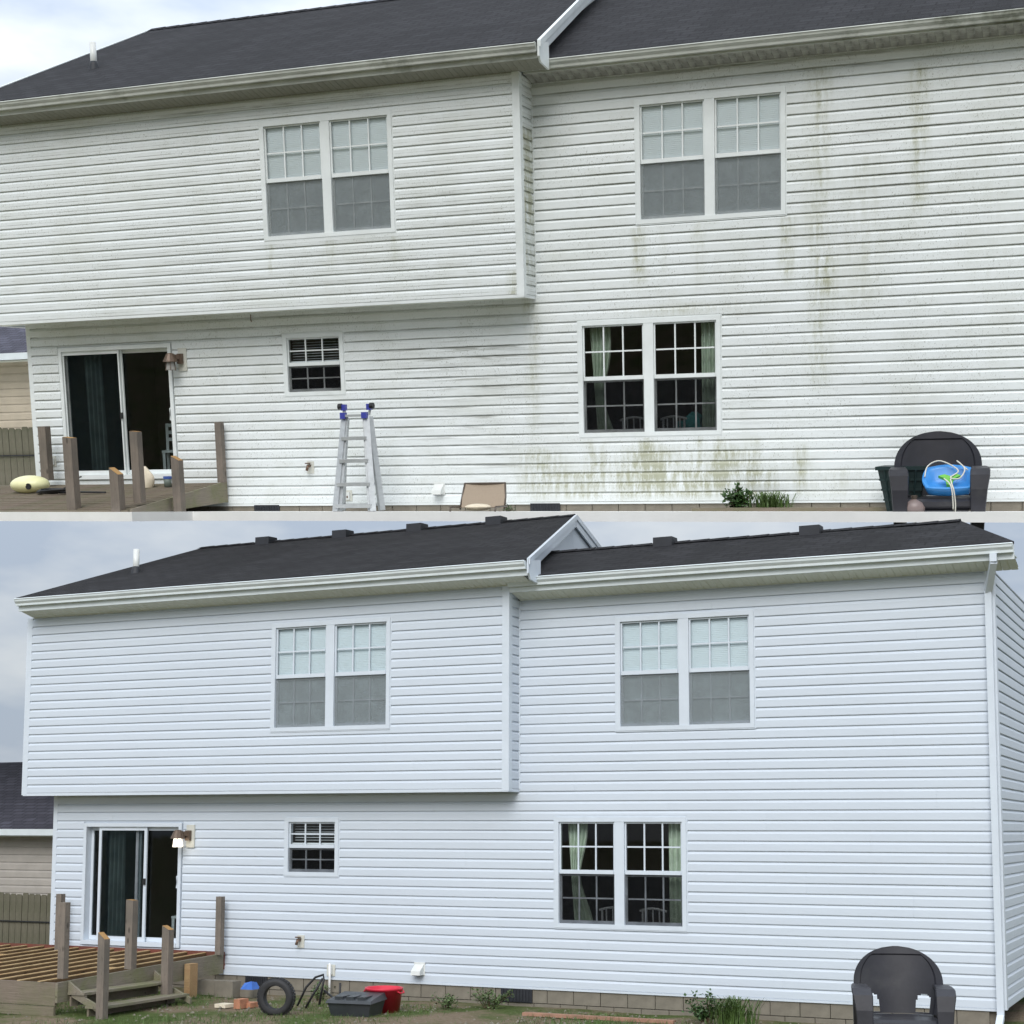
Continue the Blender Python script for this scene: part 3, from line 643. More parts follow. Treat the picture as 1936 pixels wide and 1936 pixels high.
# downspout of the washed house
m = MB(); xd = PL['xR'] - .075
pts = [(xd + .16, -.47, 5.84), (xd + .16, -.47, 5.74), (xd + .03, -.08, 5.42), (xd + .03, -.08, .05), (xd + .03, -.30, -.08)]
for a, b in zip(pts, pts[1:]): m.bar(a, b, .085, .07)
m.build('downspout', M['trim_L'], HL)

# ------------------------------------------------------------------ blinds, curtains and things seen through the glass
def blind(F, rect, Y, label, halves=2, tilt=.8, pitch=.026, full=1.0):
    x0, x1, z0, z1 = rect; b = MB(); cm = (x0 + x1) / 2
    spans = [(x0 + .07, cm - .08), (cm + .08, x1 - .07)] if halves == 2 else [(x0 + .07, x1 - .07)]
    for i, (a, c) in enumerate(spans):
        q = MB(); z = z1 - .09; zl = z0 + .08 + (1 - full) * (z1 - z0)
        q.box(a, c, Y + .058, Y + .145, z1 - .085, z1 - .05)
        if halves == 2:                                             # slats closed: they overlap into one ribbed sheet
            nn = int((z - zl) / pitch); vs = []
            for r_ in range(nn + 1): vs += [(a, Y + .050, z - r_ * pitch), (c, Y + .050, z - r_ * pitch), (a, Y + .0525, z - r_ * pitch - .003), (c, Y + .0525, z - r_ * pitch - .003)]
            q.add(vs, [(4 * r_ + 2, 4 * r_ + 3, 4 * r_ + 5, 4 * r_ + 4) for r_ in range(nn)] + [(4 * r_, 4 * r_ + 1, 4 * r_ + 3, 4 * r_ + 2) for r_ in range(nn)])
        while z > zl and halves == 1:
            w = .0125; dy, dz = w * math.cos(tilt), w * math.sin(tilt)
            q.add([(a, Y + .15 - dy, z - dz), (c, Y + .15 - dy, z - dz), (c, Y + .15 + dy, z + dz), (a, Y + .15 + dy, z + dz)], [(0, 1, 2, 3)]); z -= pitch
        q.box(a, c, Y + .058, Y + .125, zl - .02, zl)
        single(F, 'window_blind', q, M['blind'] if F is UP or halves == 1 else M['blind_L'], label[i], 'blind', group='closed blinds of the upstairs windows' if halves == 2 else None)
side = ('left', 'right')
for F, P, w in ((UP, PU, 'stained'), (LO, PL, 'washed')):
    blind(F, P['open']['bay'], -P['d'], ['closed white blind in the %s pane of the %s house bay window' % (s, w) for s in side], 2, 1.25)
    blind(F, P['open']['upR'], 0, ['closed white blind in the %s pane of the %s house upper right window' % (s, w) for s in side], 2, 1.25)
    blind(F, P['open']['small'], 0, ['half-drawn slatted blind in the small square window of the %s house' % w], 1, .35, .042, .52)
def curtain(F, name, x0, x1, z0, z1, Y, mt, label, pinch=None, waves=5, cat='curtain'):
    m = MB(); nu, nv = waves * 8, 14
    for j in range(nv + 1):
        f = j / nv; z = z1 + (z0 - z1) * f; k = 1.0; sh = 0
        if pinch:
            k = 1 - .55 * math.exp(-((f - pinch) / .28) ** 2); sh = .10 * f
        for i in range(nu + 1):
            u = i / nu; m.v.append((x0 + sh + (x1 - x0) * u * k, Y + .035 * math.sin(u * waves * 6.283 + f), z))
    for j in range(nv):
        for i in range(nu): a = j * (nu + 1) + i; m.f.append((a, a + 1, a + nu + 2, a + nu + 1))
    return single(F, name, m, mt, label, cat, smooth=True)
for F, P, w in ((UP, PU, 'stained'), (LO, PL, 'washed')):
    x0, x1, z0, z1 = P['open']['dbl']
    curtain(F, 'curtain', x0 + .10, x0 + .42, z0 - .1, z1 - .05, .22, M['curtain'], 'pale green tied curtain at the left of the %s house ground-floor window' % w, .62 if w == 'stained' else .5)
    curtain(F, 'curtain', x1 - .34, x1 - .05, z0 - .1, z1 - .05, .22, M['curtain'], 'straight pale curtain at the right of the %s house ground-floor window' % w, None, 4)
    x0, x1, z0, z1 = P['open']['door']
    curtain(F, 'door_blind', x0 + .34, x0 + .68, z0 + .05, z1 - .1, .19, M['blind_g'], 'grey-green vertical blind gathered behind the %s house sliding door' % w, None, 4, 'blind')
    # white chair behind the right door leaf
    fz = z0 - .04; cx = x1 - .78
    t = thing(F, 'indoor_chair', 'white wooden chair standing behind the sliding door of the %s house' % w, 'chair', (cx, 1.25, fz), .4)
    for sx in (-.2, .2):
        MB().bar((sx, -.2, 0), (sx, -.2, .45), .045, .045).build('leg', M['furn'], t); MB().bar((sx, .2, 0), (sx, .26, .92), .045, .045).build('leg', M['furn'], t)
    MB().box(-.23, .23, -.23, .23, .43, .47).build('seat', M['furn'], t)
    for z in (.62, .74, .86): MB().box(-.2, .2, .215 + (z - .6) * .1, .235 + (z - .6) * .1, z, z + .06).build('back_slat', M['furn'], t)
    # spindle-backed children's chairs in the room on the right
    x0, x1, z0, z1 = P['open']['dbl']
    for k, (px, wd) in enumerate(((.66, .40), (1.27, .38))):
        t = thing(F, 'childs_chair', "white spindle-back child's chair, %s of the pair behind the %s house window" % (side[k], w), 'chair', (x0 + px + .0, .55, P['open']['door'][2] - .04), 0, 'white spindle chairs behind the ground-floor window')
        h = z0 + .26 - (P['open']['door'][2] - .04); sz = h - .30
        MB().box(-wd / 2, wd / 2, .0, .36, sz - .03, sz).build('seat', M['furn'], t)
        for sx in (-wd / 2 + .03, wd / 2 - .03):
            MB().tube([(sx, .02, 0), (sx, .02, h)], .016, 6).build('leg', M['furn'], t); MB().tube([(sx, .33, 0), (sx, .33, sz)], .016, 6).build('leg', M['furn'], t)
        MB().tube([(-wd / 2 - .01, .02, h - .03), (-wd / 4, .0, h), (0, -.005, h + .012), (wd / 4, .0, h), (wd / 2 + .01, .02, h - .03)], .018, 6).build('top_rail', M['furn'], t)
        for i in range(3): MB().tube([(-wd / 4 + wd / 4 * i, .02, sz), (-wd / 4 + wd / 4 * i, .0, h)], .011, 6).build('spindle', M['furn'], t)
x0, x1, z0, z1 = PU['open']['dbl']
tb = thing(UP, 'toy_bin', 'teal plastic box with a rounded end behind the stained house ground-floor window', 'box', (x0 + 1.46, .72, z0 - .55), 0)
MB().prism([(-.17, 0), (.17, 0), (.19, .5), (.16, .80), (.05, .88), (-.04, .82), (-.06, .76), (-.19, .74)], lambda u, v, w: (u, w, v), 0, .3).build('body', M['teal'], tb)
single(UP, 'toy', MB().prism([(-.06, 0), (.06, 0), (.07, .65), (-.05, .66)], lambda u, v, w: (u, w, v), 0, .1), M['redpl'], "red toy standing between the white child's chairs of the stained house", 'toy', (x0 + .78, .8, z0 - .55))

# ------------------------------------------------------------------ small fittings on the walls
def lamp(F, px, py, lit, label):
    p = F.on(px, py, 1, 0); t = thing(F, 'wall_lamp', label, 'lamp', (p.x, -.02, p.z), 0, 'lanterns beside the sliding doors')
    MB().box(-.02, .13, -.03, .0, -.17, .19).build('mount', M['mount'], t)
    MB().box(-.01, .08, -.09, -.03, -.06, .10).bar((.03, -.06, .04), (-.05, -.16, .06), .06, .07).build('bracket', M['lampbr'], t)
    c = (-.06, -.20, 0)
    MB().lathe([(.03, .11), (.06, .10), (.115, -.01), (.12, -.03), (.10, -.03), (.05, .07), (.001, .08)], 12, c).build('hood', M['lampbr'], t)
    MB().lathe([(.07, -.03), (.085, -.15), (.08, -.16), (.001, -.16)], 12, c).build('glass_shade', M['glow'] if lit else M['lampglass'], t)
    for k in range(6):
        a = k * 1.0472; MB().tube([(c[0] + .075 * math.cos(a), c[1] + .075 * math.sin(a), -.03), (c[0] + .09 * math.cos(a), c[1] + .09 * math.sin(a), -.165)], .006, 5).build('cage_bar', M['lampbr'], t)
lamp(UP, 342, 681, False, 'brown lantern, unlit, on the stained wall beside the sliding door')
lamp(LO, 358, 1582, True, 'brown lantern with lit white bulb on the washed wall')
def faucet(F, px, py, label):
    p = F.on(px, py, 1, 0); t = thing(F, 'hose_faucet', label, 'faucet', (p.x, -.02, p.z), 0, 'garden faucets')
    MB().box(-.05, .07, -.018, .0, -.10, .09).build('plate', M['mount'], t)
    MB().tube([(0, 0, .02), (0, -.09, .02), (-.005, -.12, -.05)], .022, 8).build('spout', M['brass'], t, True); MB().lathe([(.001, .0), (.045, .0), (.045, .015), (.001, .015)], 10, (-.01, -.07, .055)).build('handle', M['brass'], t)
faucet(UP, 588, 883, 'brown garden faucet on the stained wall left of the ladder'); faucet(LO, 570, 1779, 'brown garden faucet on the washed wall')
def outlet(F, px, py, label, cord=False):
    p = F.on(px, py, 1, 0); t = thing(F, 'outlet_box', label, 'outlet', (p.x, -.02, p.z), 0, 'outdoor outlets')
    MB().box(-.07, .07, -.02, .0, -.085, .085).build('plate', M['mount'], t); MB().box(-.035, .035, -.05, -.02, -.06, .055).build('cover', M['vent_w'], t); MB().box(-.012, .012, -.053, -.05, -.035, .0).build('socket', M['brass'], t)
outlet(UP, 660, 937, 'outlet box low on the stained wall behind the ladder'); outlet(LO, 628, 1834, 'outlet box low on the washed wall above the white pipe')
outlet(UP, 102, 872, 'tan outlet box on the stained wall left of the sliding door')
def dryer(F, px, py, label):
    p = F.on(px, py, 1, 0); t = thing(F, 'dryer_vent', label, 'vent', (p.x, -.02, p.z), 0, 'dryer vent hoods')
    MB().box(-.09, .09, -.015, .0, -.09, .10).build('plate', M['vent_w'], t)
    MB().prism([(-.015, .07), (-.14, -.02), (-.15, -.08), (-.015, -.08)], lambda u, v, w: (w, u, v), -.075, .075).build('hood', M['vent_w'], t)
    MB().box(-.06, .06, -.13, -.03, -.088, -.081).build('flap', M['black_vent'], t)
dryer(UP, 832, 924, 'white dryer vent hood low on the stained wall'); dryer(LO, 795, 1832, 'white dryer vent hood low on the washed wall')
p = UP.on(474, 602, 1, -.06); single(UP, 'hook', MB().tube([(0, 0, .06), (0, 0, -.03), (.02, -.01, -.05)], .008, 6), M['brass'], 'small dark hook under the stained overhang', 'hook', p)

# ------------------------------------------------------------------ decks
def post(F, deck, px, ytop, ybot, Y, wpx, slant=0, zbot=None):
    a = F.on(px, ytop, 1, Y); b = F.on(px, ybot, 1, Y); w = wpx / F.ppm(a) / (1.0 + .32); z0 = b.z if zbot is None else zbot
    h = w / 2; x, z1 = a.x, a.z
    m = MB(); m.hexa([(x - h, Y - h, z0), (x + h, Y - h, z0), (x + h, Y + h, z0), (x - h, Y + h, z0), (x - h, Y - h, z1 - slant * .0), (x + h, Y - h, z1 - slant), (x + h, Y + h, z1 - slant), (x - h, Y + h, z1)])
    o = m.build('post', M['post'], deck)
    if slant: MB().add([(x - h, Y - h, z1 + .003), (x + h, Y - h, z1 - slant + .003), (x + h, Y + h, z1 - slant + .003), (x - h, Y + h, z1 + .003)], [(0, 1, 2, 3)]).build('cut_end', M['cut'], o)
    return o
def board_mesh(L, w, t, mt, name='deck_board'):
    m = MB(); n = 4; rows = []
    for i in range(n + 1):
        x = -L + L * i / n; j = random.uniform(-.004, .004); rows.append([(x, -w / 2, j), (x, w / 2, j), (x, w / 2, j - t), (x, -w / 2, j - t)])
    m.add([p for r in rows for p in r], [(i * 4 + k, i * 4 + (k + 1) % 4, (i + 1) * 4 + (k + 1) % 4, (i + 1) * 4 + k) for i in range(n) for k in range(4)] + [(3, 2, 1, 0), (n * 4, n * 4 + 1, n * 4 + 2, n * 4 + 3)])
    return m.mesh(name, mt)
# upper deck: boarded, sagging towards its outer edge
xr = UP.on(433, 911, 1, 0).x; zd = UP.on(433, 911, 1, 0).z; YD = 2.80; drop = .27
du = thing(UP, 'deck', 'weathered boarded deck with cut-off posts below the stained house', 'deck', (0, 0, 0))
zu = lambda y: zd + drop * y / YD
meshes = [board_mesh(5.2, .132, .03, M['deckw']) for _ in range(4)]
k = 0; y = -.12
while y > -YD: link('deck_board', meshes[k % 4], du, (xr - .045, y, zu(y))); y -= .139; k += 1
MB().hexa([(xr - .04, -YD, zu(-YD) - .10), (xr, -YD, zu(-YD) - .10), (xr, -.06, zd - .32), (xr - .04, -.06, zd - .32), (xr - .04, -YD, zu(-YD) + .012), (xr, -YD, zu(-YD) + .012), (xr, -.06, zd + .012), (xr - .04, -.06, zd + .012)]).build('rim_joist', M['rimw'], du)
MB().box(xr - 5.2, xr - .05, -YD - .04, -YD, zu(-YD) - .09, zu(-YD) - .004).build('rim_joist', M['deckw'], du)
for px, yt, yb, Y, w, sl in ((83, 806, 908, -.35, 22, 0), (131, 826, 964, -2.65, 25, .02), (219, 884, 966, -2.78, 25, .10), (256, 815, 951, -2.45, 22, .012), (334, 862, 966, -1.75, 22, .07), (414, 798, 912, -.16, 17, 0)):
    post(UP, du, px, yt, yb, Y, w, sl, None if sl != .10 and sl != .07 else UP.on(px, 967, 1, Y).z - .02)
# lower deck: boards taken up, joists bare, two steps
xr = LO.on(427, 1803, 1, 0).x; zd = LO.on(427, 1803, 1, 0).z; YD = 3.88; drop = .13
dl = thing(LO, 'deck', 'stripped deck with bare tan joists, cut-off posts and steps below the washed house', 'deck', (0, 0, 0))
zu = lambda y: zd + drop * y / YD
for i in range(15):
    x = xr - .36 * (i + 1)
    MB().hexa([(x - .026, -YD + .04, zu(-YD) - .12), (x + .026, -YD + .04, zu(-YD) - .12), (x + .026, -.05, zd - .12), (x - .026, -.05, zd - .12), (x - .026, -YD + .04, zu(-YD)), (x + .026, -YD + .04, zu(-YD)), (x + .026, -.05, zd), (x - .026, -.05, zd)]).build('joist', M['joist_shade'], dl)
    MB().hexa([(x - .024, -YD + .04, zu(-YD) + .001), (x + .024, -YD + .04, zu(-YD) + .001), (x + .024, -.05, zd + .001), (x - .024, -.05, zd + .001), (x - .024, -YD + .04, zu(-YD) + .012), (x + .024, -YD + .04, zu(-YD) + .012), (x + .024, -.05, zd + .012), (x - .024, -.05, zd + .012)]).build('joist_edge', M['joist'], dl)  # added strip keeps the tan tone on top of the shade-coloured joist
    if i % 2: y = -1.2 - .9 * (i % 3); MB().box(x + .028, x + .332, y - .02, y + .02, zu(y) - .14, zu(y) + .002).build('blocking', M['joist'], dl)
MB().box(xr - 5.6, xr, -.05, -.012, zd - .24, zd + .03).build('ledger', M['ledger'], dl)
MB().hexa([(xr - .04, -YD, zu(-YD) - .26), (xr, -YD, zu(-YD) - .26), (xr, -.06, zd - .30), (xr - .04, -.06, zd - .30), (xr - .04, -YD, zu(-YD) + .008), (xr, -YD, zu(-YD) + .008), (xr, -.06, zd + .008), (xr - .04, -.06, zd + .008)]).build('rim_joist', M['rimw'], dl)
MB().box(xr - 5.6, xr - .042, -YD, -YD + .04, zu(-YD) - .30, zu(-YD) + .004).build('rim_joist', M['deckw'], dl)
MB().box(xr - 5.6, xr - .042, -YD - .02, -YD + .02, zu(-YD) - .44, zu(-YD) - .31).build('skirt_board', M['deckw'], dl)
for i, (dx, dz) in enumerate(((.02, .20), (.32, .37))):
    for j in range(2): MB().box(xr + dx + j * .145, xr + dx + j * .145 + .138, -3.7, -1.75, zd - .06 - dz - .035, zd - .06 - dz).build('step_tread', M['rimw'], dl)
    MB().box(xr + dx + .02, xr + dx + .05, -3.68, -1.78, zd - .06 - dz - .19, zd - .06 - dz - .04).build('step_riser', M['deckw'], dl)
for y in (-3.66, -1.80): MB().prism([(.01, -.30), (.66, -.57), (.66, -.48), (.30, -.33), (.30, -.30), (.01, -.12)], lambda u, v, w: (xr + u, w, zd + v), y - .02, y + .02).build('stringer', M['rimw'], dl)
for px, yt, yb, Y, w, sl in ((115, 1690, 1800, -.30, 16, 0), (123, 1706, 1850, -3.72, 19, 0), (197, 1763, 1900, -3.72, 21, .09), (250, 1701, 1832, -2.25, 21, .01), (318, 1750, 1888, -1.95, 21, .06), (417, 1695, 1805, -.20, 16, 0)):
    post(LO, dl, px, yt, yb, Y, w, sl, -.2 if sl in (.09, .06) else None)

# ------------------------------------------------------------------ things on the upper deck
zu = lambda y: UP.on(433, 911, 1, 0).z + .27 * y / 2.8
p = UP.on(60, 919, 1, -.9)
t = thing(UP, 'yellow_float', 'pale yellow rounded float with a black valve lying on the weathered deck', 'float', (p.x - .03, -.9, zu(-.9)))
MB().ball((0, 0, .12), (.34, .26, .15), 24, 12).build('body', M['yellow'], t, True); MB().lathe([(.001, -.02), (.05, -.02), (.05, 0), (.001, 0)], 12, (.14, -.225, .10), 'y').build('valve', M['hose'], t)
m = MB()
for k in range(4):
    m.tube([(.16 * math.cos(a * .5) * (1.3 + k * .18) + .05 * k, .10 * math.sin(a * .5) * (1.2 + .2 * k), .02 + .015 * k + .01 * math.sin(a + k)) for a in range(13)], .016, 6)
m.tube([(.2, 0, .03), (.32, .02, .10), (.42, .1, .22), (.50, .2, .26)], .012, 6); m.tube([(.25, -.05, .02), (.55, -.08, .03), (.95, -.05, .02), (1.15, -.12, .02)], .016, 6)
p = UP.on(95, 922, 1, -1.1); single(UP, 'hose', m, M['hose'], 'tangled black hose lying on the weathered deck', 'hose', (p.x, -1.15, zu(-1.1)), smooth=True)
p = UP.on(281, 920, 1, -.55); m = MB(); nu = 14
for j in range(9):
    f = j / 8
    for i in range(nu):
        a = 6.283 * i / nu; r = (.085 - .045 * f + .03 * math.sin(f * 3.1)) * (1 + .18 * math.sin(3 * a + f * 4)); m.v.append((-.03 + .05 * f * (1 - f) * 3 - .09 * max(0, f - .5) + r * math.cos(a), r * .8 * math.sin(a), .34 * f))
for j in range(8):
    for i in range(nu): m.f.append((j * nu + i, j * nu + (i + 1) % nu, (j + 1) * nu + (i + 1) % nu, (j + 1) * nu + i))
m.f.append(tuple(range(8 * nu, 9 * nu)))
single(UP, 'cloth_bundle', m, M['cream'], 'cream bundle standing on the weathered deck before the sliding door', 'bundle', (p.x, -.55, zu(-.55)), smooth=True)
p = UP.on(318, 924, 1, -.5); t = thing(UP, 'can', 'small grey-green can with a blue rim on the weathered deck', 'can', (p.x, -.5, zu(-.5)))
MB().lathe([(.001, 0), (.06, 0), (.065, .15), (.06, .15)], 16).build('body', M['can'], t, True); MB().lathe([(.068, .13), (.07, .17), (.058, .17), (.055, .13)], 16).build('rim', M['bluecan'], t)

# ------------------------------------------------------------------ ladder
A = UP.on(640, 966, 1, -1.2); B_ = UP.on(672, 764, 1, -.75)
hz = B_.z - zg(A.x, -1.2); xc = UP.on(670, 966, 1, -1.2).x
t = thing(UP, 'ladder', 'aluminium folding step ladder with blue caps against the stained wall', 'ladder', (xc, -1.2, zg(xc, -1.2)))
tx = UP.on(672, 786, 1, -.85).x - xc; zt = UP.on(672, 786, 1, -.85).z - zg(xc, -1.2)
def rail(sx, y0, y1, w0, w1, z1, nm): return MB().bar((sx * w0, y0, 0), (tx + sx * w1, y1, z1), .088, .06).build(nm, M['alu'], t)
for sx in (-1, 1): rail(sx, 0, .35, .305, .175, zt, 'front_rail'); rail(sx, .26, .40, .33, .205, zt - .02, 'rear_rail'); rail(sx, .03, .36, .255, .16, zt * .98, 'inner_rail')
for f in (.06, .285, .53, .765):
    w = .305 + (.175 - .305) * f; y = .35 * f; z = zt * f; MB().box(tx * f - w, tx * f + w, y - .06, y + .035, z - .03, z + .024).build('rung', M['alu'], t)
    MB().bar((tx * f - w * 1.08, .26 + .14 * f, z), (tx * f + w * 1.08, .26 + .14 * f, z), .03, .03).build('rung', M['alu'], t)
MB().box(tx - .19, tx + .19, .27, .42, zt - .015, zt + .02).build('top_step', M['alu'], t)
for sx in (-1, 1):
    MB().bar((tx + sx * .2, .40, zt), (tx + sx * .225, .42, hz), .045, .03).build('upright', M['alu'], t)
    MB().box(tx + sx * .21 - .035, tx + sx * .21 + .035, .36, .44, hz - .09, hz).build('cap', M['blue_cap'], t)
    MB().lathe([(.001, -.03), (.045, -.03), (.045, .03), (.001, .03)], 12, (tx + sx * .26, .38, hz - .03), 'x').build('wheel', M['hose'], t)
    MB().box(tx + sx * .175 - .04, tx + sx * .175 + .04, .26, .34, zt - .04, zt + .05).build('hinge', M['blue_cap'], t)

# ------------------------------------------------------------------ tan sling chair (only its back shows)
p = UP.on(912, 966, 1, -1.25); k = UP.ppm(p); zz = zg(p.x, -1.25)
t = thing(UP, 'sling_chair', 'low tan sling lounge chair against the stained house foundation', 'chair', (p.x, -1.25, zz), .05)
hh = UP.on(912, 913, 1, -1.0).z - zz; m = MB(); n = 8
for j in range(n + 1):
    f = j / n; w = .33 - .03 * f * f; yy = .0 + .16 * f
    for i in range(7): u = i / 3 - 1; m.v.append((u * w, yy + .03 * (1 - u * u), .05 + (hh - .05) * f + .006 * (1 - u * u) * (1 if j == n else 0)))
for j in range(n):
    for i in range(6): a = j * 7 + i; m.f.append((a, a + 1, a + 8, a + 7))
m.build('back_sling', M['sling'], t, True)
for sx in (-1, 1):
    MB().tube([(sx * .335, -.01, .03), (sx * .33, .08, hh * .5), (sx * .305, .16, hh + .005)], .014, 8).build('back_tube', M['frame_br'], t, True)
    MB().tube([(sx * .335, -.45, .0), (sx * .335, -.42, .09), (sx * .335, .1, .07)], .014, 8).build('seat_tube', M['frame_br'], t, True)
MB().tube([(-.305, .165, hh), (.305, .165, hh)], .012, 8).build('top_tube', M['frame_br'], t)
MB().add([(-.32, -.42, .085), (.32, -.42, .085), (.32, 0, .05), (-.32, 0, .05)], [(0, 1, 2, 3)]).build('seat_sling', M['sling'], t)
c = MB().ball((.0, -.2, .075), (.20, .14, .05), 14, 8); c.build('cushion', M['cream'], t, True)

# ------------------------------------------------------------------ moulded plastic armchairs
def armchair(F, loc, rz, k, label):
    """resin lawn chair; loc = ground point, k = scale of the 0.78 m wide pattern"""
    t = thing(F, 'plastic_armchair', label, 'chair', loc, rz, 'charcoal moulded armchairs')
    W_, H_ = .39 * k, .98 * k
    # shaped back with two arched cut-outs, bent round the sitter
    m = MB(); nu, nv = 56, 44; z0 = .40 * k; ok = {}
    def half(f):                       # half width of the back at height fraction f
        if f > .45: return W_ * math.sqrt(max(0, 1 - ((f - .45) / .55) ** 2.3)) * .985 + .0
        return W_ * (.90 + .085 * math.sin(f / .45 * 1.5708))
    for side_ in (0, 1):
        for j in range(nv + 1):
            f = j / nv
            f2 = f if f < .999 else .999
            for i in range(nu + 1):
                u = 2 * i / nu - 1; hw = half(f2); x = u * hw; y = .24 * k + .07 * k * f - .16 * k * (x / W_) ** 2 * (1 - .3 * f)
                e = min(1, (1 - abs(u)) * 9, (1 - f2) * 14); rim = .012 * k * (1 if (abs(u) > .84 or f2 > .88) else 0)
                m.v.append((x, y - rim * (1 - side_) + side_ * .018 * k * max(.25, e), z0 + (H_ - z0) * f2))
    def hole(i, j):
        u = 2 * (i + .5) / nu - 1; f = (j + .5) / nv
        return abs(abs(u) - .60) < .155 and .02 < f < .19 + .11 * math.sqrt(max(0, 1 - ((abs(u) - .60) / .155) ** 2))
    N = (nu + 1) * (nv + 1); at = lambda s_, i, j: s_ * N + j * (nu + 1) + i
    solid = lambda i, j: 0 <= i < nu and 0 <= j < nv and not hole(i, j)
    for j in range(nv):
        for i in range(nu):
            if not solid(i, j): continue
            m.f.append((at(0, i, j), at(0, i + 1, j), at(0, i + 1, j + 1), at(0, i, j + 1))); m.f.append((at(1, i, j), at(1, i, j + 1), at(1, i + 1, j + 1), at(1, i + 1, j)))
            for (di, dj, a, b) in ((-1, 0, (i, j), (i, j + 1)), (1, 0, (i + 1, j + 1), (i + 1, j)), (0, -1, (i + 1, j), (i, j)), (0, 1, (i, j + 1), (i + 1, j + 1))):
                if not solid(i + di, j + dj): m.f.append((at(0, *a), at(0, *b), at(1, *b), at(1, *a)))
    m.build('backrest', M['blackpl'], t)
    # seat with a rolled front
    s = MB(); pr = [(-.30, .30), (-.335, .335), (-.33, .375), (-.30, .40), (-.1, .395), (.1, .385), (.25, .395), (.25, .37), (-.28, .375), (-.305, .35)]
    s.prism([(a * k, b * k) for a, b in pr], lambda u, v, w: (w, u, v), -.30 * k, .30 * k); s.build('seat', M['blackpl'], t)
    MB().prism([(-.26 * k, .30 * k), (.26 * k, .30 * k), (.20 * k, .22 * k), (-.20 * k, .22 * k)], lambda u, v, w: (u, w, v), -.325 * k, -.30 * k).build('apron', M['blackpl'], t)
    for sx in (-1, 1):
        # arm that curves forward and turns down into the front leg, with slots in its side
        a = MB(); pts = [(.345, .16, .645), (.350, .02, .655), (.352, -.14, .655), (.35, -.26, .645), (.345, -.33, .60), (.335, -.35, .48), (.33, -.36, .25), (.33, -.38, .0)]
        ws = [.05, .065, .075, .085, .085, .075, .06, .05]
        rows = []
        for q, (x, y, z) in enumerate(pts):
            p0 = Vector(pts[max(0, q - 1)]); p1 = Vector(pts[min(len(pts) - 1, q + 1)]); tg = (p1 - p0).normalized(); nn = Vector((1, 0, 0)).cross(tg).normalized()
            c = Vector((x, y, z)); w = ws[q]
            rows.append([(c + Vector((dx * w, 0, 0)) + nn * dn * .016) for dx, dn in ((-.9, -1), (.9, -1), (1, 0), (.9, 1), (-.9, 1), (-1, 0))])
        a.add([(p.x * sx * k, p.y * k, p.z * k) for r in rows for p in r], [(i * 6 + b, i * 6 + (b + 1) % 6, (i + 1) * 6 + (b + 1) % 6, (i + 1) * 6 + b) for i in range(len(rows) - 1) for b in range(6)] + [(5, 4, 3, 2, 1, 0), tuple(range(42, 48))])
        a.build('arm', M['blackpl'], t, False)
        for z in (.42, .50, .58): MB().hexa([(sx * (.34 + dx) * k, y * k, (z + dz) * k) for dx, y, dz in ((-.01, -.30, 0), (.012, -.30, 0), (.012, .14, 0), (-.01, .14, 0), (-.01, -.30, .035), (.012, -.30, .035), (.012, .14, .035), (-.01, .14, .035))]).build('side_slat', M['blackpl'], t)
        MB().hexa([(sx * (x) * k, y * k, z * k) for x, y, z in ((.30, .30, 0), (.37, .30, 0), (.37, .36, 0), (.30, .36, 0), (.31, .17, .62), (.39, .17, .62), (.39, .24, .62), (.31, .24, .62))]).build('leg', M['blackpl'], t)
    return t
Yc = -1.05; p = UP.on(1792, 815, 1, Yc + .3); q = UP.on(1792, 967, 1, Yc)
kk = 163 / UP.ppm(p) / .78; zc = zg(q.x, Yc)
hgt = p.z - zc                                                    # its legs are short: it stands low on the slab
armchair(UP, (q.x - .13, Yc - .0, p.z - .98 * kk), .12, kk, 'charcoal plastic armchair holding a blue swing seat by the stained wall')
Yl = -6.4; p = LO.on(1712, 1789, 1, Yl + .3); kl = 166 / LO.ppm(p) / .78
armchair(LO, (p.x, Yl, p.z - .98 * kl), .30, kl, 'empty charcoal plastic armchair in front of the washed wall')
# blue infant swing on the upper chair
sz = p0 = UP.on(1797, 905, 1, Yc - .15); f = kk
t = thing(UP, 'swing_seat', 'bright blue toddler swing seat with green harness lying on the charcoal armchair', 'swing', (sz.x - .02, Yc - .14 * kk, p.z if False else UP.on(1797, 926, 1, Yc - .15).z), .12)
t.matrix_world = t.matrix_world @ Matrix.Rotation(.42, 4, 'X')
m = MB(); nu, nv = 32, 7
rings = [(.24, .17, 0.0), (.29, .21, .03), (.315, .245, .10), (.335, .265, .145), (.325, .255, .16), (.275, .20, .145), (.245, .165, .05), (.10, .06, .035)]
for (a, b, z) in rings:
    for i in range(nu):
        th_ = 6.283 * i / nu; c_, s_ = math.cos(th_), math.sin(th_); sq = 1 / max(abs(c_), abs(s_)) ** .55
        m.v.append((a * c_ * sq, b * s_ * sq, z + .09 * max(0, s_) * (z / .18)))
for j in range(len(rings) - 1):
    for i in range(nu): m.f.append((j * nu + i, j * nu + (i + 1) % nu, (j + 1) * nu + (i + 1) % nu, (j + 1) * nu + i))
m.f.append(tuple(range(7 * nu, 8 * nu)))
m.build('shell', M['swing'], t, True)
MB().prism([(-.13, .10), (-.05, .13), (.02, .09), (.10, .14), (.15, .10), (.06, .03), (.04, -.10), (-.03, -.10), (-.04, .03)], lambda u, v, w: (u, v * .8 - .04, w + v * .25), .13, .165).build('harness', M['lime'], t)
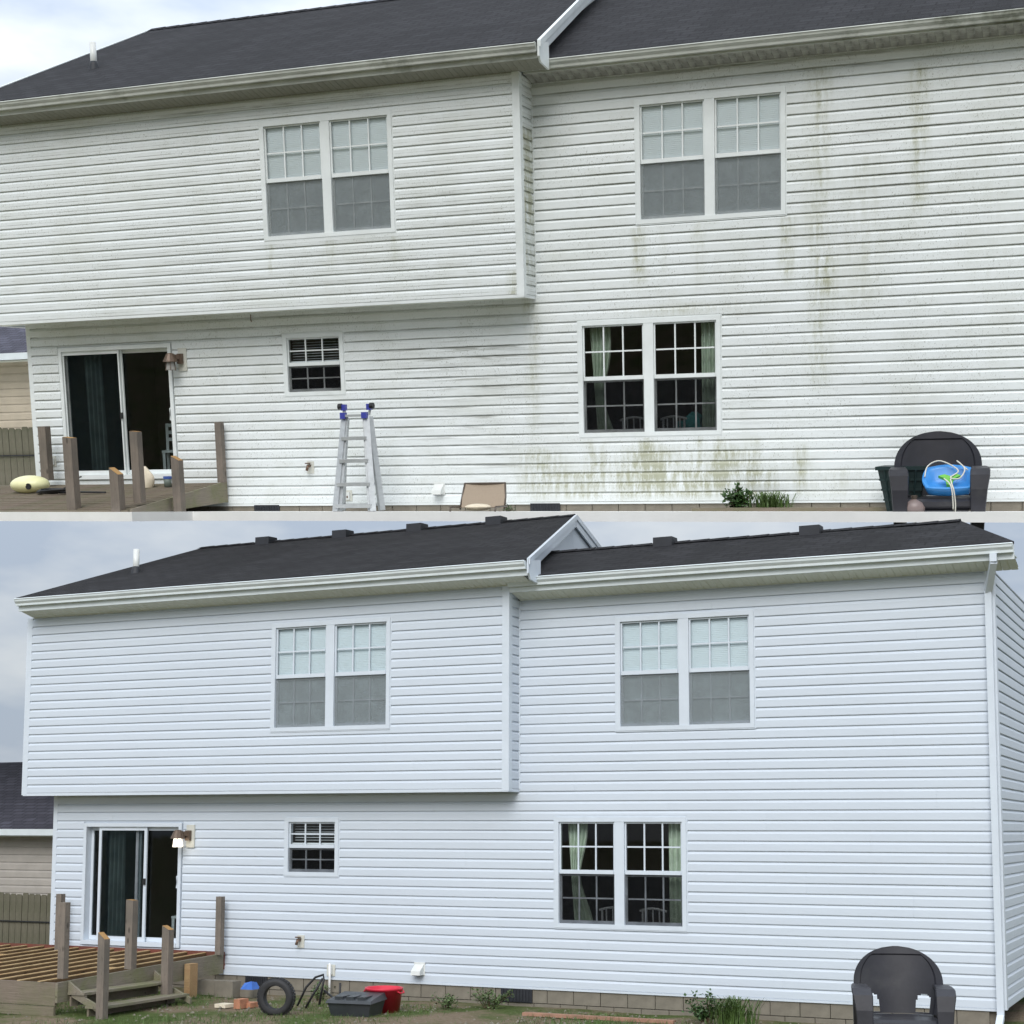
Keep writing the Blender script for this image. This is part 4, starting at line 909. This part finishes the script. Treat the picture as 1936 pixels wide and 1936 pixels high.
def smooth(pts, n=5):
    P_ = [Vector(p) for p in pts]; o_ = []
    for i in range(len(P_) - 1):
        a, b, c, d = P_[max(0, i - 1)], P_[i], P_[i + 1], P_[min(len(P_) - 1, i + 2)]
        for k in range(n):
            u = k / n; o_.append(.5 * (2 * b + (c - a) * u + (2 * a - 5 * b + 4 * c - d) * u * u + (3 * b - a - 3 * c + d) * u ** 3))
    return o_ + [P_[-1]]
r = MB(); r.tube(smooth([(-.30, .02, .18), (-.26, .18, .26), (-.1, .22, .31), (.12, .12, .22), (.02, -.02, .19), (.13, -.05, .19), (.20, .1, .25), (.1, .2, .32), (.24, .12, .22)]), .009, 6)
r.tube(smooth([(-.06, -.05, .19), (.0, -.20, .20), (.03, -.30, .16), (.05, -.36, -.02), (.06, -.37, -.30)]), .009, 6); r.tube(smooth([(.02, -.06, .19), (.03, -.22, .2), (.055, -.31, .15), (.08, -.36, -.04), (.07, -.37, -.29)]), .009, 6)
r.build('rope', M['rope'], t, True)
# dark green bin behind the chair, jug before it
Y = -.62; a = UP.on(1668, 881, 1, Y); b = UP.on(1712, 966, 1, Y); c_ = UP.on(1684, 966, 1, Y)
t = thing(UP, 'plastic_bin', 'dark green ribbed plastic bin left of the charcoal armchair', 'bin', ((a.x + b.x) / 2 + .12, Y, zg(a.x, Y)), -.12)
h = a.z - zg(a.x, Y)
MB().hexa([(-.17, -.17, 0), (.25, -.17, 0), (.25, .17, 0), (-.17, .17, 0), (-.30, -.22, h), (.32, -.22, h), (.32, .22, h), (-.30, .22, h)]).build('body', M['greenbin'], t)
MB().box(-.32, .34, -.24, .24, h - .05, h - .002).build('rim', M['greenbin'], t)
for i in range(3): z = h * (.25 + .22 * i); w = .17 + .13 * z / h; MB().box(-w - .012, w + .07, -.19 - .05 * z / h, -.17 - .03 * z / h, z, z + .025).build('rib', M['greenbin'], t)
for i in range(4): MB().bar((-.12 + .1 * i, -.185, .02), (-.20 + .14 * i, -.232, h - .05), .02, .015).build('rib', M['greenbin'], t)
p = UP.on(1728, 967, 1, -1.5); t = thing(UP, 'jug', 'brownish round jug on the slab before the charcoal armchair', 'jug', (p.x, -1.5, zg(p.x, -1.5)))
MB().lathe([(.001, 0), (.14, 0), (.15, .06), (.12, .12), (.05, .155), (.04, .16)], 20).build('body', M['jug'], t, True); MB().lathe([(.04, .155), (.042, .21), (.001, .21)], 14).build('neck', M['frame_br'], t)

# ------------------------------------------------------------------ plants
def leafy(F, name, loc, h, w, nl, lm, label, cat, seed, ls=.06):
    rn = random.Random(seed); t = thing(F, name, label, cat, loc)
    st = MB(); lf = MB()
    for s in range(max(5, nl // 40)):
        a = rn.uniform(0, 6.283); r = w * rn.uniform(.2, 1.0); hh = h * rn.uniform(.45, 1.0) * (1 - .35 * (r / w) ** 2)
        tip = Vector((r * math.cos(a), .55 * r * math.sin(a), hh)); st.tube([(0.25 * tip.x, .25 * tip.y, 0), (tip.x * .6, tip.y * .6, hh * .6), tip], [.008, .006, .003], 5)
        for k in range(nl // max(5, nl // 40)):
            f = rn.uniform(.25, 1.02); c = Vector((tip.x * f, tip.y * f, hh * f)) + Vector((rn.gauss(0, .035), rn.gauss(0, .03), rn.gauss(0, .025)))
            d = Vector((rn.gauss(0, 1), rn.gauss(-.4, 1), rn.gauss(.4, .6))).normalized(); u = d.cross(Vector((rn.gauss(0, .4), rn.gauss(0, .4), 1))).normalized(); L = ls * rn.uniform(.6, 1.25)
            up = u.cross(d) * L * .14
            lf.add([c, c + d * L * .5 + u * L * .32 - up, c + d * L, c + d * L * .5 - u * L * .32 - up, c + d * L * .5 + up * .3], [(0, 1, 4), (1, 2, 4), (2, 3, 4), (3, 0, 4)])
    st.build('stem', M['stem'], t); lf.build('foliage', lm, t); return t
def tuft(F, name, loc, h, w, n, mt, label, cat, seed, lean=0):
    rn = random.Random(seed); m = MB()
    for _ in range(n):
        x, y = rn.gauss(0, w * .42), rn.gauss(0, w * .2); a = rn.uniform(0, 6.283); L = h * rn.uniform(.5, 1.1); b = rn.uniform(.25, .9) * L; bw = rn.uniform(.004, .009)
        dx, dy = math.cos(a) * b + lean, math.sin(a) * b; px_, py_ = -math.sin(a) * bw, math.cos(a) * bw
        P_ = [(x, y, 0), (x + dx * .25, y + dy * .25, L * .6), (x + dx * .7, y + dy * .7, L * .95), (x + dx * 1.15, y + dy * 1.15, L * .9)]
        m.add([(P_[0][0] - px_, P_[0][1] - py_, 0), (P_[0][0] + px_, P_[0][1] + py_, 0), (P_[1][0] - px_, P_[1][1] - py_, P_[1][2]), (P_[1][0] + px_, P_[1][1] + py_, P_[1][2]), (P_[2][0] - px_ * .7, P_[2][1] - py_ * .7, P_[2][2]), (P_[2][0] + px_ * .7, P_[2][1] + py_ * .7, P_[2][2]), P_[3]], [(0, 1, 3, 2), (2, 3, 5, 4), (4, 5, 6)])
    return single(F, name, m, mt, label, cat, loc)
def upl(px, Y): q = UP.on(px, 967, 1, Y); return (q.x, Y, zg(q.x, Y))
def lol(px, Y): q = LO.on(px, 1880, 1, Y); return (q.x, Y, -.14)
leafy(UP, 'shrub', upl(1393, -.4), .37, .27, 520, M['leaf'], 'dark green leafy shrub under the algae-stained wall', 'shrub', 3, .075)
tuft(UP, 'grass_clump', upl(1455, -.4), .27, .30, 260, M['grassm'], 'arching long-leaved grass clump right of the leafy shrub', 'grass', 4)
leafy(UP, 'weed', upl(962, -.6), .09, .10, 60, M['leaf'], 'tiny dark weed right of the tan sling chair', 'weed', 8, .04)
single(UP, 'edging_board', MB().box(0, 3.05, -.06, .06, -.02, .045), M['deckw'], 'tan wooden edging board along the stained house foundation', 'board', (upl(1310, -.55)[0], -.55, zg(2.2, -.55)))
leafy(LO, 'weed', lol(925, -.5), .30, .42, 420, M['leaf2'], 'pale green weeds beside the left foundation vent of the washed wall', 'weed', 12, .05)
leafy(LO, 'weed', lol(845, -.7), .22, .30, 240, M['leaf2'], 'low weeds right of the red tub', 'weed', 13, .045)
leafy(LO, 'shrub', lol(1335, -.8), .40, .34, 460, M['leaf'], 'small dark green shrub at the foot of the washed wall', 'shrub', 14, .06)
tuft(LO, 'grass_clump', (lol(1385, -.8)[0], -.8, -.14), .34, .34, 240, M['grassm'], 'feathery grass clump right of the small shrub by the washed wall', 'grass', 15)
leafy(LO, 'weed', lol(600, -.6), .26, .22, 200, M['leaf2'], 'green weed behind the black tubular frame', 'weed', 16, .05)
# lawn blades: nobody could count them
m = MB(); rn = random.Random(5)
for _ in range(52000):
    x, y = rn.uniform(-9, 11), -.5 - abs(rn.gauss(0, 3.6))
    if rn.random() > .5 + .5 * math.sin(x * 1.7 + 2 * math.sin(y * .9)) : continue
    h = rn.uniform(.02, .075); a = rn.uniform(0, 6.283); w = .005
    m.add([(x - w * math.cos(a), y - w * math.sin(a), -.16), (x + w * math.cos(a), y + w * math.sin(a), -.16), (x + rn.gauss(0, .025), y + rn.gauss(0, .025), -.15 + h)], [(0, 1, 2)])
o = m.build('grass', M['grassm']); o.matrix_world = LO.m
tag(o, 'short patchy lawn grass in front of the washed house', 'grass', kind='stuff')

m = MB()
for _ in range(2600):
    x, y, r_ = rn.uniform(-9, 11), -.3 - abs(rn.gauss(0, 3.2)), rn.uniform(.006, .03); a = rn.uniform(0, 3)
    c_, s_ = math.cos(a), math.sin(a); m.add([(x + r_ * c_, y + r_ * s_, -.15), (x - r_ * s_, y + r_ * c_, -.15), (x - r_ * c_, y - r_ * s_, -.15), (x + r_ * s_, y - r_ * c_, -.15), (x + r_ * .2, y, -.15 + r_ * .9), (x, y, -.17)], [(0, 1, 4), (1, 2, 4), (2, 3, 4), (3, 0, 4)])
o = m.build('gravel', M['block']); o.matrix_world = LO.m; tag(o, 'scattered pebbles and crumbs in the dirt before the washed house', 'gravel', kind='stuff')
# ------------------------------------------------------------------ clutter by the washed wall
p = LO.on(521, 1893, 1, -1.6); k = 48 / LO.ppm(p) / .62
t = thing(LO, 'tyre', 'black tyre standing against the foundation below the washed wall', 'tyre', (LO.on(522, 1893, 1, -2.4).x, -2.4, -.16), .25)
tw = MB(); prof = [(.20, -.085), (.26, -.10), (.30, -.085), (.315, -.05), (.318, 0), (.315, .05), (.30, .085), (.26, .10), (.20, .085), (.19, 0), (.20, -.085)]
tw.lathe([(r * .8, z * .8) for r, z in prof], 36, (0, 0, .245), 'y'); tw.build('carcass', M['tyre'], t, True)
tr_ = MB()
for i in range(36):
    a = 6.283 * i / 36; c_, s_ = math.cos(a), math.sin(a); u = Vector((-s_, 0, c_)); n_ = Vector((c_, 0, s_))
    for yy in (-.05, .012): b = n_ * .252 + Vector((0, yy * .8, .245)); tr_.hexa([b + u * q + n_ * w + Vector((0, y, 0)) for w in (0, .012) for q, y in ((-.018, 0), (.018, 0), (.018, .04), (-.018, .04))])
tr_.build('tread', M['tyre'], t)
# black tubular chair frame
p = LO.on(600, 1893, 1, -1.5); t = thing(LO, 'tube_frame', 'bent black tubular metal frame leaning left of the black bin', 'frame', (p.x, -1.5, -.15), 0)
for pts in ([(-.33, 0, .02), (-.22, .05, .28), (-.10, .1, .42), (.02, .12, .46), (.04, .1, .40), (.02, .02, .05)], [(-.18, -.02, .0), (-.08, .05, .22), (.02, .1, .41)], [(.05, .1, .24), (.2, .05, .17), (.32, 0, .12)], [(.30, .1, .02), (.31, .1, .36)]):
    MB().tube(pts, .016, 8).build('tube', M['hose'], t, True)
p = LO.on(625, 1850, 1, -.12); single(LO, 'pvc_pipe', MB().tube([(0, 0, 0), (0, 0, .50)], .018, 10), M['pvc'], 'short white pipe standing against the foundation under the outlet', 'pipe', (LO.on(623, 1862, 1, -.10).x, -.10, -.15), smooth=True)
# black bin with flat lid, on its side
p = LO.on(674, 1893, 1, -2.0); kx = 1 / LO.ppm(p)
t = thing(LO, 'rubbish_bin', 'black lidded storage bin in front of the red tub', 'bin', (p.x, -2.0, -.15), .12)
w = 46 * kx
MB().hexa([(-w * .82, -.22, 0), (w * .82, -.22, 0), (w * .82, .22, 0), (-w * .82, .22, 0), (-w * .95, -.26, .19), (w * .95, -.26, .19), (w * .95, .26, .19), (-w * .95, .26, .19)]).build('body', M['blacklid'], t)
MB().hexa([(-w, -.29, .185), (w, -.29, .185), (w, .29, .20), (-w, .29, .20), (-w * .96, -.26, .225), (w * .96, -.26, .225), (w * .9, .27, .29), (-w * .9, .27, .29)]).build('lid', M['blacklid'], t)
for i in range(3): MB().box(-w * .7 + w * .5 * i, -w * .7 + w * .5 * i + w * .34, -.2, .2, .2, .268).build('lid_panel', M['blacklid'], t)
p = LO.on(719, 1893, 1, -1.55); k = 36 / LO.ppm(p)
t = thing(LO, 'tub', 'round red plastic tub below the washed wall', 'tub', (p.x, -1.45, -.15), 0)
MB().lathe([(.001, .03), (k * .78, .03), (k * .80, .01), (k * .82, 0), (k * .97, .30), (k * 1.0, .30), (k * 1.02, .325), (k * 1.0, .335), (k * .94, .33), (k * .80, .06), (.001, .05)], 36).build('body', M['redtub'], t, True)
for s_ in (-1, 1): MB().tube([(s_ * k * .98, -.08, .29), (s_ * k * 1.1, -.05, .27), (s_ * k * 1.1, .05, .27), (s_ * k * .98, .08, .29)], .012, 6).build('handle', M['redtub'], t)
p = LO.on(472, 1872, 1, -.9); single(LO, 'plastic_scrap', MB().hexa([(-.10, -.1, 0), (.10, -.08, 0), (.12, .1, 0), (-.12, .1, 0), (-.06, -.05, .09), (.07, -.06, .12), (.08, .06, .10), (-.08, .06, .07)]), M['bluetarp'], 'crumpled blue plastic lying left of the tyre', 'plastic', (p.x, -.9, -.0))
for i, (px, Y, w, h, mt, lb) in enumerate(((395, -.55, .30, .22, 'block', 'grey-tan concrete block beside the stripped deck'), (430, -.7, .34, .24, 'block', 'mossy concrete block at the deck corner below the washed wall'), (360, -1.0, .10, .5, 'plank', 'short brown plank leaning under the stripped deck rim'), (456, -1.9, .11, .13, 'brick', 'orange clay brick standing left of the tyre'), (472, -1.75, .16, .07, 'brick', 'orange clay brick lying left of the tyre'), (425, -1.9, .20, .05, 'cream', 'pale flat stone on the ground right of the stripped deck'), (472, -.55, .34, .15, 'block', 'concrete block supporting the crumpled blue plastic'))):
    p = LO.on(px, 1890, 1, Y); b = MB().box(-w / 2, w / 2, -.1, .1, 0, h); single(LO, ('concrete_block', 'concrete_block', 'plank', 'brick', 'brick', 'stone', 'concrete_block')[i], b, M[mt], lb, ('block', 'block', 'plank', 'brick', 'brick', 'stone', 'block')[i], (p.x, Y, -.155), random.uniform(-.2, .2))
p = LO.on(990, 1889, 1, -1.0); q = LO.on(1275, 1893, 1, -1.0)
single(LO, 'edging_board', MB().box(0, q.x - p.x, -.05, .05, -.01, .035), M['pink'], 'terracotta-coloured edging strip below the washed wall', 'edging', (p.x, -1.0, -.14))

# ------------------------------------------------------------------ neighbours behind
def neighbour(F, x0, x1, Y, zeave, zridge, gz, sid, label, depth=4.0, n=16, ex=.17):
    t = thing(F, 'neighbour_house', label, 'house', (0, 0, 0))
    w = MB().box(x0, x1, Y + .02, Y + depth * 2, gz, zeave).build('wall', sid, t); rn = random.Random(2)
    for k in range(n):
        zc = zeave - .05 - ex * (k + 1)
        if zc < gz: break
        link('siding_plank', plank_mesh([(x0, x1, zc, zc + ex)], zc, ex, .022, lambda u, a, z: (u, Y + a, z), 'siding_plank', sid, rn), w)
    r = MB(); r.add([(x0 - .3, Y - .45, zeave), (x1 + .3, Y - .45, zeave), (x1 + .3, Y + depth, zridge), (x0 - .3, Y + depth, zridge), (x1 + .3, Y + 2 * depth + .45, zeave), (x0 - .3, Y + 2 * depth + .45, zeave)], [(0, 1, 2, 3), (3, 2, 4, 5)])
    r.build('roof', M['roof_nb'], t); MB().box(x0 - .3, x1 + .3, Y - .56, Y - .452, zeave - .13, zeave + .01).build('gutter', M['gut_L'], t)
    MB().box(x0 - .3, x1 + .3, Y - .45, Y - .0, zeave - .16, zeave - .14).build('soffit', M['sof_L'], t)
def fence(F, x0, x1, Y, zt, zb, label):
    t = thing(F, 'fence', label, 'fence', (0, 0, 0)); rn = random.Random(9); me = []
    for k in range(4): h = zt - zb + rn.uniform(-.02, .02); me.append(MB().prism([(0, 0), (.137, 0), (.137, h - .03), (.11, h), (.027, h), (0, h - .03)], lambda u, v, w: (u, w, v), 0, .018).mesh('picket', M['fence']))
    i = 0; x = x0
    while x < x1: link('picket', me[i % 4], t, (x, Y + rn.uniform(-.004, .004), zb)); x += .148; i += 1
    for z in (zb + .25, zt - .35): MB().box(x0, x1, Y + .02, Y + .06, z, z + .09).build('rail', M['fence'], t)
    for z in (zt - .53,): MB().box(x0, x1, Y - .03, Y - .002, z, z + .022).build('rail', M['hose'], t)  # thin black strip stands for the shadow line of the rail
Yn = 7.0
e = LO.on(75, 1577, 1, Yn - .5); rgz = LO.on(75, 1440, 1, Yn + 4).z
neighbour(LO, -30, e.x + 3.0, Yn, e.z + .1, rgz, -.15, M['nb_sidL'], 'neighbouring taupe house with dark roof left of the washed house')
ft = LO.on(75, 1690, 1, 2.6); fence(LO, ft.x - 5, ft.x + 2.4, 2.6, ft.z, -.15, 'weathered wooden picket fence left of the washed house')
e = UP.on(56, 676, 1, Yn - .5); rgz = UP.on(56, 575, 1, Yn + 4).z
neighbour(UP, -22, e.x + 2.0, Yn, e.z + .1, rgz, zg(e.x, 7) - .02, M['nb_sid'], 'neighbouring tan house with dark roof left of the stained house')
ft = UP.on(56, 808, 1, 2.6); fence(UP, ft.x - 3, ft.x + 1.6, 2.6, ft.z, zg(ft.x, 2.6) - .02, 'weathered wooden picket fence left of the stained house')
